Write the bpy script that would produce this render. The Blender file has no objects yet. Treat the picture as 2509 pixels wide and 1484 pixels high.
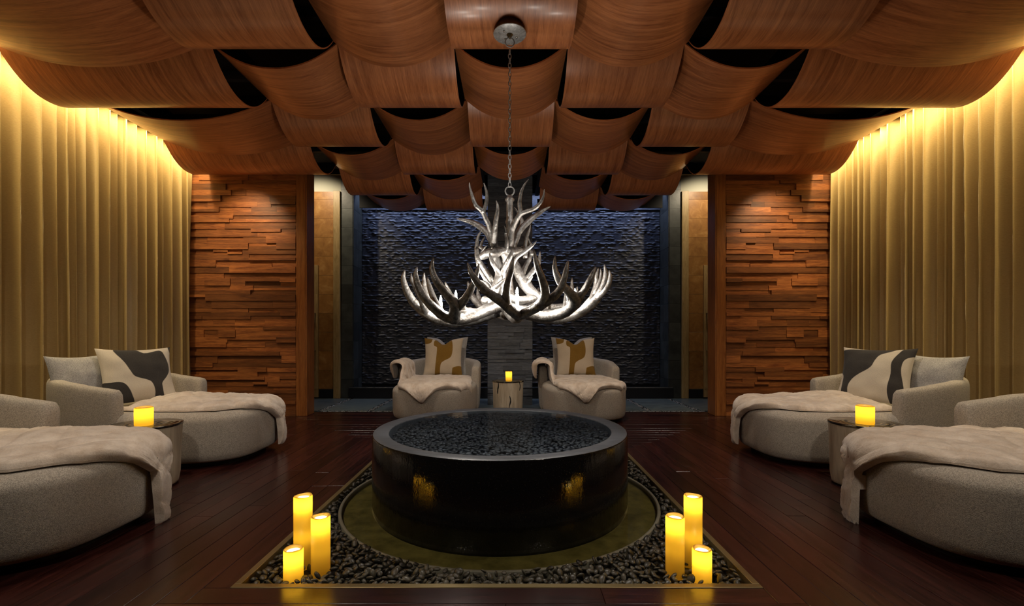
import bpy, math, random
import numpy as np
from mathutils import Vector, Matrix, noise as mnoise

random.seed(7)
rng = np.random.default_rng(7)
scene = bpy.context.scene
C = scene.collection
PI = math.pi

# ------------------------------------------------------------------ camera
FPX, CX, CY, EYE = 1120.0, 1252.0, 822.0, 1.05      # focal length and vanishing point in photo pixels, eye height
cam_d = bpy.data.cameras.new('camera'); cam = bpy.data.objects.new('camera', cam_d); C.objects.link(cam)
cam_d.sensor_width = 36; cam_d.lens = 36 * FPX / 2509
cam_d.shift_x = (1254.5 - CX) / 2509; cam_d.shift_y = (CY - 742) / 2509
cam_d.clip_start = 0.05
cam.location = (0, 0, EYE); cam.rotation_euler = (PI / 2, 0, 0)
scene.camera = cam

# ------------------------------------------------------------------ world, exposure, sampling behaviour
w = bpy.data.worlds.new('world'); scene.world = w; w.use_nodes = True
w.node_tree.nodes['Background'].inputs[0].default_value = (0.012, 0.012, 0.016, 1)
w.node_tree.nodes['Background'].inputs[1].default_value = 1
scene.view_settings.view_transform = 'Standard'; scene.view_settings.look = 'None'
scene.view_settings.exposure = 0.2; scene.view_settings.gamma = 1.0
scene.view_settings.use_curve_mapping = False
cy = scene.cycles
cy.use_denoising = True
cy.max_bounces = 6; cy.diffuse_bounces = 3; cy.glossy_bounces = 3; cy.transmission_bounces = 3; cy.transparent_max_bounces = 8
cy.use_adaptive_sampling = True; cy.adaptive_threshold = 0.04
cy.caustics_reflective = False; cy.caustics_refractive = False
cy.sample_clamp_indirect = 4.0
cy.blur_glossy = 0.5

# ------------------------------------------------------------------ room lights
def spot(name, loc, aim, power, color, angle=60, blend=0.6, radius=0.06):
    d = bpy.data.lights.new(name, 'SPOT'); d.energy = power; d.color = color
    d.spot_size = math.radians(angle); d.spot_blend = blend; d.shadow_soft_size = radius
    o = bpy.data.objects.new(name, d); C.objects.link(o); o.location = loc
    o.rotation_euler = (Vector(aim) - Vector(loc)).to_track_quat('-Z', 'Y').to_euler()
    return o
def area(name, loc, rot, sx, sy, power, color, spread=180):
    d = bpy.data.lights.new(name, 'AREA'); d.shape = 'RECTANGLE'; d.size = sx; d.size_y = sy
    d.energy = power; d.color = color; d.spread = math.radians(spread)
    o = bpy.data.objects.new(name, d); C.objects.link(o); o.location = loc; o.rotation_euler = rot
    return o
WARM = (1.0, 0.80, 0.44); NEUT = (1.0, 0.88, 0.74); COOL = (0.50, 0.62, 1.0)
# cove strips above the curtains (downward)
for s in (-1, 1):
    area('cove_strip_light', (s * 4.035, 4.0, 3.42), (0, math.radians(-12 * s), 0), 0.03, 3.9, 50, WARM, 150)
# wash on the water wall (inside the top of its recess)
area('water_wall_light', (0, 7.86, 3.60), (math.radians(14), 0, 0), 5.2, 0.05, 30, COOL, 150)
# accent lamps tucked behind the ceiling panels for the two block walls
for s in (-1, 1):
    spot('wood_wall_light', (s * 3.42, 5.24, 3.10), (s * 3.42, 6.0, 2.30), 62, (1.0, 0.76, 0.46), 74, 1.0, 0.03)
    spot('alcove_light', (s * 3.22, 6.85, 3.80), (s * 3.30, 7.7, 2.45), 62, (1.0, 0.83, 0.58), 108, 0.6, 0.05)
# fill spots without fixtures, added to brighten seats and floor
for (x, y, p) in ((-2.3, 2.6, 62), (2.3, 2.6, 62), (-2.55, 4.35, 52), (2.55, 4.35, 52), (-1.0, 4.8, 72), (1.0, 4.8, 72)):
    spot('fill_spot', (x, y, 2.98), (x * 1.08, y + (0.05 if abs(x) > 1.5 else 0.9), 0), p, NEUT, 100, 1.0, 0.09)
for x in (-1.6, 1.6):
    spot('fill_spot', (x, 0.6, 2.95), (x * 1.2, 2.2, 0.2), 66, NEUT, 110, 1.0, 0.12)

for x in (-1.15, 1.1):      # unseen lamps added to brighten the chandelier crown
    spot('chandelier_fill', (x, 1.9, 2.97), (-0.01, 3.0, 1.72), 26, (1.0, 0.95, 0.88), 30, 0.7, 0.04)

# ------------------------------------------------------------------ mesh helpers
def at(px, py, d):
    return Vector(((px - CX) / FPX * d, d, EYE - (py - CY) / FPX * d))
def mesh(name, v, f, mat=None, parent=None, smooth=True, uv=None, mats=None, fmat=None):
    me = bpy.data.meshes.new(name)
    me.from_pydata([tuple(p) for p in v], [], [tuple(q) for q in f])
    for m in (mats or ([mat] if mat else [])): me.materials.append(m)
    if fmat is not None: me.polygons.foreach_set('material_index', fmat)
    if smooth: me.polygons.foreach_set('use_smooth', [True] * len(me.polygons))
    if uv is not None:
        l = me.uv_layers.new(name='UVMap')
        idx = np.empty(len(me.loops), dtype=np.int32); me.loops.foreach_get('vertex_index', idx)
        l.data.foreach_set('uv', np.asarray(uv, dtype=np.float32)[idx].ravel())
    me.update()
    o = bpy.data.objects.new(name, me); C.objects.link(o)
    if parent: o.parent = parent
    return o
def empty(name, loc=(0, 0, 0), rz=0, **k):
    o = bpy.data.objects.new(name, None); C.objects.link(o); o.location = loc; o.rotation_euler = (0, 0, rz)
    o.empty_display_size = 0.1
    return tag(o, **k)
def tag(o, label=None, cat=None, group=None, kind=None):
    if label: o['label'] = label
    if cat: o['category'] = cat
    if group: o['group'] = group
    if kind: o['kind'] = kind
    return o
def boxvf(x0, x1, y0, y1, z0, z1, bev=0):
    if bev <= 0:
        v = [(x, y, z) for z in (z0, z1) for y in (y0, y1) for x in (x0, x1)]
        return v, [(0, 2, 3, 1), (4, 5, 7, 6), (0, 1, 5, 4), (2, 6, 7, 3), (0, 4, 6, 2), (1, 3, 7, 5)]
    b = bev; v = []; f = []
    # 3 rings per axis trick: chamfered box
    for sx, X in ((-1, x0), (1, x1)):
        for sy, Y in ((-1, y0), (1, y1)):
            for sz, Z in ((-1, z0), (1, z1)):
                v += [(X, Y - sy * b, Z - sz * b), (X - sx * b, Y, Z - sz * b), (X - sx * b, Y - sy * b, Z)]
    def i(sx, sy, sz, k): return ((sx * 2 + sy) * 2 + sz) * 3 + k
    f += [(i(0,0,0,0), i(0,0,1,0), i(0,1,1,0), i(0,1,0,0)), (i(1,0,0,0), i(1,1,0,0), i(1,1,1,0), i(1,0,1,0)),
          (i(0,0,0,1), i(1,0,0,1), i(1,0,1,1), i(0,0,1,1)), (i(0,1,0,1), i(0,1,1,1), i(1,1,1,1), i(1,1,0,1)),
          (i(0,0,0,2), i(0,1,0,2), i(1,1,0,2), i(1,0,0,2)), (i(0,0,1,2), i(1,0,1,2), i(1,1,1,2), i(0,1,1,2))]
    for a in (0, 1):
        for c in (0, 1):
            q = (i(a,c,0,0), i(a,c,1,0), i(a,c,1,1), i(a,c,0,1)); f.append(q if a == c else q[::-1])
            q = (i(a,0,c,0), i(a,1,c,0), i(a,1,c,2), i(a,0,c,2)); f.append(q[::-1] if a == c else q)
            q = (i(0,a,c,1), i(1,a,c,1), i(1,a,c,2), i(0,a,c,2)); f.append(q if a == c else q[::-1])
            for e in (0, 1):
                q = (i(a,c,e,0), i(a,c,e,1), i(a,c,e,2)); f.append(q if (a + c + e) % 2 == 0 else q[::-1])
    return v, f
def box(name, b, mat, parent=None, bev=0.0):
    v, f = boxvf(*b, bev); return mesh(name, v, f, mat, parent, smooth=False)
def merge(parts):
    V = []; F = []
    for v, f in parts:
        n = len(V); V += list(v); F += [tuple(i + n for i in q) for q in f]
    return V, F
def lathe(prof, n=48, center=(0, 0, 0), close=True):
    V = []; F = []; m = len(prof); cx, cy_, cz = center
    for k in range(n):
        a = 2 * PI * k / n
        for r, z in prof: V.append((cx + r * math.cos(a), cy_ + r * math.sin(a), cz + z))
    for k in range(n):
        k2 = (k + 1) % n
        for j in range(m - 1): F.append((k * m + j, k2 * m + j, k2 * m + j + 1, k * m + j + 1))
    return V, F
def catmull(P, sub=5):
    P = [np.array(p, float) for p in P]
    if len(P) < 3: return [P[0] + (P[-1] - P[0]) * t for t in np.linspace(0, 1, sub + 1)]
    Q = [2 * P[0] - P[1]] + P + [2 * P[-1] - P[-2]]; out = []
    for i in range(1, len(Q) - 2):
        a, b, c, d = Q[i - 1], Q[i], Q[i + 1], Q[i + 2]
        for t in np.linspace(0, 1, sub, endpoint=False):
            out.append(0.5 * ((2 * b) + (c - a) * t + (2 * a - 5 * b + 4 * c - d) * t * t + (3 * b - a - 3 * c + d) * t ** 3))
    out.append(P[-1]); return out
def tubevf(P, n=8, rough=0.0, sub=5, closed=False):
    """P: list of (x,y,z,r)."""
    S = catmull(P, sub) if sub > 1 else [np.array(p, float) for p in P]
    V = []; F = []; up = None; m = len(S)
    for i, s in enumerate(S):
        if closed: t = S[(i + 1) % m][:3] - S[i - 1][:3]
        else: t = S[min(i + 1, m - 1)][:3] - S[max(i - 1, 0)][:3]
        t = t / (np.linalg.norm(t) + 1e-9)
        if up is None: up = np.array([0, 0, 1.0]) if abs(t[2]) < 0.9 else np.array([1.0, 0, 0])
        u = up - t * np.dot(up, t); u /= np.linalg.norm(u) + 1e-9; up = u; w_ = np.cross(t, u)
        for k in range(n):
            a = 2 * PI * k / n
            r = max(s[3], 0.0008)
            if rough: r *= 1 + rough * mnoise.noise(Vector((s[0] * 45 + k * 3.1, s[1] * 45, s[2] * 45)))
            V.append(s[:3] + (u * math.cos(a) + w_ * math.sin(a)) * r)
    for i in range(m if closed else m - 1):
        j = (i + 1) % m
        for k in range(n):
            k2 = (k + 1) % n
            F.append((i * n + k, i * n + k2, j * n + k2, j * n + k))
    if not closed:
        F.append(tuple(range(n - 1, -1, -1))); F.append(tuple(range((m - 1) * n, m * n)))
    return V, F

# ------------------------------------------------------------------ materials
class N:
    """Tiny node-graph helper."""
    def __init__(s, name):
        s.m = bpy.data.materials.new(name); s.m.use_nodes = True; s.t = s.m.node_tree
        s.b = s.t.nodes['Principled BSDF']; s.out = s.t.nodes['Material Output']
    def n(s, typ, **k):
        x = s.t.nodes.new(typ)
        for a, b in k.items(): setattr(x, a, b)
        return x
    def l(s, a, b): s.t.links.new(a, b)
    def set(s, **k):
        for a, v in k.items():
            i = s.b.inputs[a.replace('_', ' ')]
            i.default_value = (*v, 1) if isinstance(v, tuple) and len(v) == 3 and i.type == 'RGBA' else v
        return s
    def coord(s, kind, scale=(1, 1, 1), rnd=False):
        if kind == 'Position': o = s.n('ShaderNodeNewGeometry').outputs['Position']
        else: o = s.n('ShaderNodeTexCoord').outputs[kind]
        if rnd:
            oi = s.n('ShaderNodeObjectInfo'); mul = s.n('ShaderNodeVectorMath', operation='SCALE'); mul.inputs[0].default_value = (13.7, 7.3, 5.1)
            s.l(oi.outputs['Random'], mul.inputs['Scale'])
            ad = s.n('ShaderNodeVectorMath', operation='ADD'); s.l(o, ad.inputs[0]); s.l(mul.outputs[0], ad.inputs[1]); o = ad.outputs[0]
        mp = s.n('ShaderNodeMapping'); mp.inputs['Scale'].default_value = scale; s.l(o, mp.inputs[0]); return mp.outputs[0]
    def noise(s, vec, scale=5, detail=4, rough=0.55, dist=0):
        x = s.n('ShaderNodeTexNoise'); s.l(vec, x.inputs['Vector'])
        x.inputs['Scale'].default_value = scale; x.inputs['Detail'].default_value = detail
        x.inputs['Roughness'].default_value = rough; x.inputs['Distortion'].default_value = dist
        return x.outputs['Fac']
    def ramp(s, fac, stops):
        x = s.n('ShaderNodeValToRGB'); e = x.color_ramp.elements
        while len(e) < len(stops): e.new(0.5)
        for i, (p, c) in enumerate(stops): e[i].position = p; e[i].color = (*c, 1)
        s.l(fac, x.inputs[0]); return x.outputs[0]
    def mix(s, fac, a, b, mode='MIX'):
        x = s.n('ShaderNodeMix', data_type='RGBA', blend_type=mode)
        for k, v in ((0, fac), (6, a), (7, b)):
            if hasattr(v, 'is_linked'): s.l(v, x.inputs[k])
            else: x.inputs[k].default_value = (*v, 1) if isinstance(v, tuple) else v
        return x.outputs[2]
    def math(s, op, a, b=0.0):
        x = s.n('ShaderNodeMath', operation=op)
        for k, v in ((0, a), (1, b)):
            if hasattr(v, 'is_linked'): s.l(v, x.inputs[k])
            else: x.inputs[k].default_value = v
        return x.outputs[0]
    def randval(s, col, lo, hi):
        """per-object brightness."""
        oi = s.n('ShaderNodeObjectInfo'); mr = s.n('ShaderNodeMapRange'); s.l(oi.outputs['Random'], mr.inputs[0])
        mr.inputs['To Min'].default_value = lo; mr.inputs['To Max'].default_value = hi
        h = s.n('ShaderNodeHueSaturation'); s.l(col, h.inputs['Color']); s.l(mr.outputs[0], h.inputs['Value']); return h.outputs[0]
    def bump(s, h, strength=0.3, dist=0.01):
        x = s.n('ShaderNodeBump'); x.inputs['Strength'].default_value = strength; x.inputs['Distance'].default_value = dist
        s.l(h, x.inputs['Height']); s.l(x.outputs[0], s.b.inputs['Normal']); return s
    def col(s, c): s.l(c, s.b.inputs['Base Color']); return s
    def rough(s, c): s.l(c, s.b.inputs['Roughness']); return s

def plain(name, c, r=0.5, metal=0.0, spec=0.5):
    g = N(name); g.set(Base_Color=c, Roughness=r, Metallic=metal); g.b.inputs['Specular IOR Level'].default_value = spec; return g.m
def wood(name, dark, light, kind, scale, rough=0.35, rnd=(0.85, 1.15), fine=1.0, bump=0.08, coat=0.0, figure=1.2):
    g = N(name)
    v = g.coord(kind, scale, True)
    a = g.noise(v, 1.0, 5, 0.6, figure); b = g.noise(v, 7.0 * fine, 3, 0.6, 0.2)
    f = g.math('ADD', g.math('MULTIPLY', a, 0.65), g.math('MULTIPLY', b, 0.35))
    c = g.ramp(f, [(0.36, dark), (0.5, tuple((p + q) / 2 for p, q in zip(dark, light))), (0.66, light)])
    g.col(g.randval(c, *rnd)); g.set(Roughness=rough)
    if coat: g.set(Coat_Weight=coat, Coat_Roughness=0.15)
    if bump: g.bump(f, bump, 0.004)
    return g.m

M = {}
M['veneer'] = wood('veneer', (0.300, 0.090, 0.030), (0.660, 0.248, 0.090), 'UV', (1.1, 17, 1), 0.32, (0.86, 1.12), 2.2, 0.02, 0.15, 1.7)
M['panel_black'] = plain('panel_black', (0.010, 0.010, 0.012), 0.6)
M['block'] = wood('block', (0.140, 0.036, 0.009), (0.440, 0.155, 0.040), 'Position', (2.2, 26, 26), 0.52, (0.42, 1.22), 1.0, 0.10)
M['stile'] = wood('stile', (0.170, 0.050, 0.012), (0.400, 0.150, 0.038), 'Position', (30, 30, 1.8), 0.38, (0.95, 1.0), 1.0, 0.06)
M['floor_x'] = wood('floor_x', (0.010, 0.0027, 0.0020), (0.056, 0.0145, 0.0110), 'Position', (2.0, 34, 10), 0.24, (0.6, 1.35), 1.4, 0.10)
M['floor_y'] = wood('floor_y', (0.010, 0.0027, 0.0020), (0.056, 0.0145, 0.0110), 'Position', (34, 2.0, 10), 0.24, (0.6, 1.35), 1.4, 0.10)
M['void'] = plain('void', (0.006, 0.006, 0.007), 0.9)
M['dark_wall'] = plain('dark_wall', (0.06, 0.045, 0.035), 0.8)
M['plaster'] = plain('plaster', (0.50, 0.49, 0.40), 0.8)
M['brass'] = plain('brass', (0.24, 0.18, 0.08), 0.38, 0.6)
M['steel'] = plain('steel', (0.6, 0.6, 0.6), 0.25, 1.0)
M['plinth'] = plain('plinth', (0.008, 0.008, 0.008), 0.7)

g = N('curtain'); v = g.coord('Position', (60, 60, 240)); a = g.noise(v, 1.0, 3, 0.6)
v2 = g.coord('Position', (9, 9, 2)); b = g.noise(v2, 1.0, 3, 0.5)
c = g.mix(g.math('MULTIPLY', a, 0.75), (0.40, 0.265, 0.090), (0.74, 0.565, 0.270)); c = g.mix(g.math('MULTIPLY', b, 0.5), c, (0.43, 0.295, 0.110))
g.col(c); g.set(Roughness=0.42, Sheen_Weight=0.6, Sheen_Roughness=0.35, Sheen_Tint=(1.0, 0.92, 0.70)); g.b.inputs['Specular IOR Level'].default_value = 0.6
g.bump(a, 0.25, 0.004); M['curtain'] = g.m

def boucle(name, c0, c1, scale=260, strength=0.7):
    g = N(name); v = g.coord('Object', (1, 1, 1)); vo = g.n('ShaderNodeTexVoronoi'); g.l(v, vo.inputs['Vector']); vo.inputs['Scale'].default_value = scale
    sx = g.n('ShaderNodeSeparateColor'); g.l(vo.outputs['Color'], sx.inputs[0]); big = g.noise(v, 14, 3, 0.6)
    lump = g.math('SUBTRACT', 1.0, vo.outputs['Distance'])
    f = g.math('ADD', g.math('MULTIPLY', sx.outputs[0], 0.55), g.math('MULTIPLY', lump, 0.45))
    c = g.ramp(f, [(0.22, c0), (0.80, c1)]); c = g.mix(g.math('MULTIPLY', big, 0.35), c, tuple((p + q) * 0.42 for p, q in zip(c0, c1)))
    g.col(c); g.set(Roughness=0.95, Sheen_Weight=0.2); g.b.inputs['Specular IOR Level'].default_value = 0.15
    g.bump(f, strength, 0.004); return g.m
M['boucle'] = boucle('boucle', (0.275, 0.240, 0.200), (0.64, 0.575, 0.48), 320, 0.6)
M['boucle_grey'] = boucle('boucle_grey', (0.27, 0.26, 0.25), (0.60, 0.58, 0.55), 320, 0.6)
g = N('fur'); v = g.coord('Object', (1, 1, 1)); a = g.noise(v, 130, 4, 0.7); b = g.noise(v, 11, 3, 0.6)
g.col(g.ramp(g.math('ADD', g.math('MULTIPLY', a, 0.35), g.math('MULTIPLY', b, 0.65)), [(0.33, (0.60, 0.475, 0.365)), (0.62, (0.88, 0.765, 0.645))]))
g.set(Roughness=0.95, Sheen_Weight=0.6, Sheen_Roughness=0.4); g.b.inputs['Specular IOR Level'].default_value = 0.1
g.bump(a, 0.5, 0.008); M['fur'] = g.m
def pillow_mat(name, ground, patch):
    g = N(name); at_ = g.n('ShaderNodeAttribute'); at_.attribute_name = 'print'
    v = g.coord('Object', (1, 1, 1)); a = g.noise(v, 190, 3, 0.65)
    k = g.n('ShaderNodeMapRange'); g.l(at_.outputs['Fac'], k.inputs[0]); k.inputs['From Min'].default_value = -0.004; k.inputs['From Max'].default_value = 0.004
    ca = g.mix(a, tuple(x * 0.8 for x in ground), tuple(min(1, x * 1.15) for x in ground)); cb = g.mix(a, tuple(x * 0.45 for x in patch), tuple(x * 1.6 for x in patch))
    g.col(g.mix(k.outputs[0], ca, cb)); g.set(Roughness=0.92, Sheen_Weight=0.15); g.b.inputs['Specular IOR Level'].default_value = 0.15
    g.bump(a, 0.35, 0.004); return g.m
M['pillow_charcoal'] = pillow_mat('pillow_charcoal', (0.60, 0.53, 0.43), (0.040, 0.036, 0.034))
M['pillow_ochre'] = pillow_mat('pillow_ochre', (0.60, 0.50, 0.37), (0.23, 0.125, 0.022))

g = N('stump_side'); v = g.coord('Object', (9, 9, 1.1)); a = g.noise(v, 1.6, 5, 0.6, 0.8); b = g.noise(v, 9, 3, 0.6)
g.col(g.ramp(g.math('ADD', g.math('MULTIPLY', a, 0.7), g.math('MULTIPLY', b, 0.3)), [(0.32, (0.36, 0.285, 0.19)), (0.6, (0.64, 0.55, 0.41)), (0.75, (0.74, 0.66, 0.52))]))
g.set(Roughness=0.5); g.bump(a, 0.25, 0.006); M['stump_side'] = g.m
g = N('stump_top'); v = g.coord('Object', (1, 1, 1)); wv = g.n('ShaderNodeTexWave'); wv.wave_type = 'RINGS'; wv.rings_direction = 'Z'; g.l(v, wv.inputs['Vector'])
wv.inputs['Scale'].default_value = 9; wv.inputs['Distortion'].default_value = 6; wv.inputs['Detail'].default_value = 3
g.col(g.ramp(wv.outputs['Fac'], [(0.35, (0.012, 0.010, 0.008)), (0.62, (0.05, 0.040, 0.026)), (0.9, (0.22, 0.175, 0.10))])); g.set(Roughness=0.18); M['stump_top'] = g.m
M['crack'] = plain('crack', (0.008, 0.008, 0.008), 0.4)

g = N('granite'); v = g.coord('Position', (1, 1, 1)); a = g.noise(v, 160, 2, 0.7); w1 = g.noise(g.coord('Position', (30, 30, 5)), 1.0, 3, 0.5)
g.col(g.ramp(a, [(0.62, (0.0075, 0.0068, 0.0070)), (0.78, (0.05, 0.048, 0.048))])); g.set(Roughness=0.11)
w3 = g.noise(g.coord('Position', (1, 1, 0.8)), 75, 3, 0.6)
g.bump(g.math('ADD', w1, g.math('MULTIPLY', w3, 0.55)), 0.16, 0.012); M['granite'] = g.m
g = N('granite_rim'); v = g.coord('Position', (8, 60, 20)); a = g.noise(v, 1.0, 4, 0.6)
g.col(g.ramp(a, [(0.3, (0.060, 0.065, 0.074)), (0.7, (0.120, 0.128, 0.145))])); g.set(Roughness=0.42); g.bump(a, 0.15, 0.003); M['granite_rim'] = g.m
g = N('basin'); v = g.coord('Position', (6, 6, 6)); a = g.noise(v, 1.5, 5, 0.65)
g.col(g.ramp(a, [(0.35, (0.14, 0.12, 0.045)), (0.7, (0.34, 0.29, 0.11))])); g.set(Roughness=0.35); g.bump(a, 0.2, 0.01); M['basin'] = g.m  # olive candle glow is put into the basin floor colour
M['basin_rim'] = plain('basin_rim', (0.20, 0.19, 0.14), 0.5)
def water(name, tint, rip=0.03, scale=14):
    g = N(name); gl = g.n('ShaderNodeBsdfGlossy'); gl.inputs['Roughness'].default_value = 0.015; tr = g.n('ShaderNodeBsdfTransparent'); tr.inputs[0].default_value = (*tint, 1)
    fr = g.n('ShaderNodeFresnel'); fr.inputs['IOR'].default_value = 1.33; mx = g.n('ShaderNodeMixShader')
    a = g.noise(g.coord('Position', (1, 1, 1)), scale, 2, 0.5); bp = g.n('ShaderNodeBump'); bp.inputs['Strength'].default_value = rip; bp.inputs['Distance'].default_value = 0.02
    g.l(a, bp.inputs['Height']); g.l(bp.outputs[0], gl.inputs['Normal']); g.l(bp.outputs[0], fr.inputs['Normal'])
    g.l(fr.outputs[0], mx.inputs[0]); g.l(tr.outputs[0], mx.inputs[1]); g.l(gl.outputs[0], mx.inputs[2]); g.l(mx.outputs[0], g.out.inputs[0]); return g.m
M['water'] = water('water', (0.80, 0.86, 0.90)); M['basin_water'] = water('basin_water', (0.75, 0.75, 0.62), 0.06, 20)
def pebble_mat(name, c0, c1, r):
    g = N(name); a = g.noise(g.coord('Object', (1, 1, 1), True), 14, 4, 0.6); c = g.ramp(a, [(0.3, c0), (0.75, c1)])
    ge = g.n('ShaderNodeNewGeometry'); h = g.n('ShaderNodeHueSaturation'); mr = g.n('ShaderNodeMapRange'); g.l(ge.outputs['Random Per Island'], mr.inputs[0])
    mr.inputs['To Min'].default_value = 0.6; mr.inputs['To Max'].default_value = 1.5; g.l(mr.outputs[0], h.inputs['Value']); g.l(c, h.inputs['Color'])
    g.col(g.randval(h.outputs[0], 0.65, 1.45)); g.set(Roughness=r); return g.m
M['pebble'] = pebble_mat('pebble', (0.018, 0.0165, 0.012), (0.075, 0.066, 0.045), 0.38)
M['pebble_wet'] = pebble_mat('pebble_wet', (0.016, 0.017, 0.020), (0.050, 0.054, 0.062), 0.42)
M['bed'] = plain('bed', (0.010, 0.009, 0.008), 0.9)

g = N('antler'); v = g.coord('Position', (1, 1, 1)); a = g.noise(v, 55, 5, 0.65); b = g.noise(v, 12, 3, 0.5)
f = g.math('ADD', g.math('MULTIPLY', a, 0.55), g.math('MULTIPLY', b, 0.45))
g.col(g.ramp(f, [(0.30, (0.055, 0.040, 0.026)), (0.46, (0.25, 0.235, 0.22)), (0.68, (0.56, 0.555, 0.55))])); g.set(Metallic=0.8, Roughness=0.36); g.bump(a, 0.8, 0.006); M['antler'] = g.m
g = N('pewter'); a = g.noise(g.coord('Position', (1, 1, 1)), 60, 4, 0.6); g.col(g.ramp(a, [(0.3, (0.26, 0.26, 0.26)), (0.7, (0.60, 0.60, 0.59))])); g.set(Metallic=0.35, Roughness=0.42); g.bump(a, 0.2, 0.002); M['pewter'] = g.m
M['bronze'] = plain('bronze', (0.13, 0.085, 0.04), 0.4, 0.6)
M['sleeve'] = plain('sleeve', (0.75, 0.72, 0.66), 0.5)
g = N('bulb'); g.set(Base_Color=(1, 1, 1), Emission_Color=(1.0, 0.93, 0.82), Emission_Strength=120.0); M['bulb'] = g.m
g = N('led'); g.set(Base_Color=(1, 1, 1), Emission_Color=(1.0, 0.70, 0.26), Emission_Strength=6.0); M['led'] = g.m
g = N('core'); g.set(Base_Color=(1, 0.9, 0.6), Emission_Color=(1.0, 0.86, 0.45), Emission_Strength=3.2); M['core'] = g.m
g = N('wax'); df = g.n('ShaderNodeBsdfDiffuse'); df.inputs[0].default_value = (0.55, 0.42, 0.16, 1); tl = g.n('ShaderNodeBsdfTranslucent'); tl.inputs[0].default_value = (1.0, 0.66, 0.07, 1)
mx = g.n('ShaderNodeMixShader'); mx.inputs[0].default_value = 0.65; gl = g.n('ShaderNodeBsdfGlossy'); gl.inputs['Roughness'].default_value = 0.35; m2 = g.n('ShaderNodeMixShader'); m2.inputs[0].default_value = 0.04
g.l(df.outputs[0], mx.inputs[1]); g.l(tl.outputs[0], mx.inputs[2]); g.l(mx.outputs[0], m2.inputs[1]); g.l(gl.outputs[0], m2.inputs[2]); g.l(m2.outputs[0], g.out.inputs[0]); M['wax'] = g.m

g = N('slate'); v = g.coord('Position', (1, 1, 1), True); a = g.noise(v, 5, 6, 0.65)
g.col(g.randval(g.ramp(a, [(0.3, (0.020, 0.023, 0.022)), (0.7, (0.058, 0.064, 0.058))]), 0.7, 1.3)); g.set(Roughness=0.42); g.bump(a, 0.25, 0.01); M['slate'] = g.m
g = N('slate_floor'); v = g.coord('Position', (2, 8, 1), True); a = g.noise(v, 3, 6, 0.65)
g.col(g.randval(g.ramp(a, [(0.3, (0.050, 0.066, 0.066)), (0.7, (0.14, 0.17, 0.165))]), 0.8, 1.2)); g.set(Roughness=0.35); g.bump(a, 0.2, 0.005); M['slate_floor'] = g.m
M['curb'] = plain('curb', (0.012, 0.013, 0.015), 0.30)
g = N('ledger'); v = g.coord('Position', (3, 3, 24), True); a = g.noise(v, 3, 6, 0.7)
g.col(g.randval(g.ramp(a, [(0.3, (0.046, 0.051, 0.060)), (0.7, (0.150, 0.164, 0.190))]), 0.7, 1.35)); g.set(Roughness=0.6); g.bump(a, 0.6, 0.01); M['ledger'] = g.m
g = N('wet_stone'); a = g.noise(g.coord('Position', (8, 8, 30)), 3, 5, 0.65)
g.col(g.ramp(a, [(0.3, (0.016, 0.019, 0.028)), (0.7, (0.055, 0.062, 0.082))])); g.set(Roughness=0.34); g.bump(a, 0.5, 0.008); M['wet_stone'] = g.m
g = N('brown_tile'); v = g.coord('Position', (1, 1, 1), True); a = g.noise(v, 7, 6, 0.65, 0.6)
g.col(g.randval(g.ramp(a, [(0.3, (0.235, 0.100, 0.026)), (0.55, (0.36, 0.170, 0.045)), (0.72, (0.47, 0.26, 0.085))]), 0.8, 1.15)); g.set(Roughness=0.4); g.bump(a, 0.12, 0.005); M['brown_tile'] = g.m
M['tan_tile'] = wood('tan_tile', (0.30, 0.19, 0.07), (0.50, 0.34, 0.15), 'Position', (20, 20, 3), 0.45, (0.9, 1.1), 1.0, 0.05)
M['tan_trim'] = wood('tan_trim', (0.26, 0.17, 0.06), (0.46, 0.32, 0.14), 'Position', (26, 26, 3), 0.45, (0.97, 1.0), 1.0, 0.05)

# ------------------------------------------------------------------ unit block shared by alike pieces
def unit_block(name, mat, bev=0.0):
    v, f = boxvf(-0.5, 0.5, -0.5, 0.5, -0.5, 0.5, 0)
    me = bpy.data.meshes.new(name); me.from_pydata(v, [], f); me.materials.append(mat); me.update(); return me
def piece(name, me, b, parent):
    o = bpy.data.objects.new(name, me); C.objects.link(o); o.parent = parent
    o.location = ((b[0] + b[1]) / 2, (b[2] + b[3]) / 2, (b[4] + b[5]) / 2)
    o.scale = (b[1] - b[0], b[3] - b[2], b[5] - b[4]); return o

# ================================================================== SETTING
XL, XR = -4.34, 4.34            # side walls
YW = 6.0                        # face of the block walls
YB = 7.69                       # rear wall
ZC = 3.92
XM = -0.06                      # middle of fountain and pit
# --- floor
PX0, PX1, PY0, PY1 = XM - 1.11, XM + 1.11, 1.903, 4.28
def rect_ring(o, i, z):
    v = [(o[0], o[2], z), (o[1], o[2], z), (o[1], o[3], z), (o[0], o[3], z), (i[0], i[2], z), (i[1], i[2], z), (i[1], i[3], z), (i[0], i[3], z)]
    return v, [(0, 1, 5, 4), (1, 2, 6, 5), (2, 3, 7, 6), (3, 0, 4, 7)]
v, f = rect_ring((XL, XR, -3.0, 6.32), (PX0, PX1, PY0, PY1), -0.012)
floor = tag(mesh('floor', v, f, M['floor_x'], smooth=False), 'dark mahogany plank floor laid in rings around the pebble bed', kind='structure')
W = 0.112
def planks():
    out = []
    for k in range(1, 33):
        L0, R0, F0, B0 = PX0 - (k - 1) * W, PX1 + (k - 1) * W, PY0 - (k - 1) * W, PY1 + (k - 1) * W
        L1, R1, F1, B1 = PX0 - k * W, PX1 + k * W, PY0 - k * W, PY1 + k * W
        out += [('x', L1, R0, F1, F0, k), ('y', R0, R1, F1, B0, k), ('x', L0, R1, B0, B1, k), ('y', L1, L0, F0, B1, k)]
    return out
np_ = 0
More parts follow.
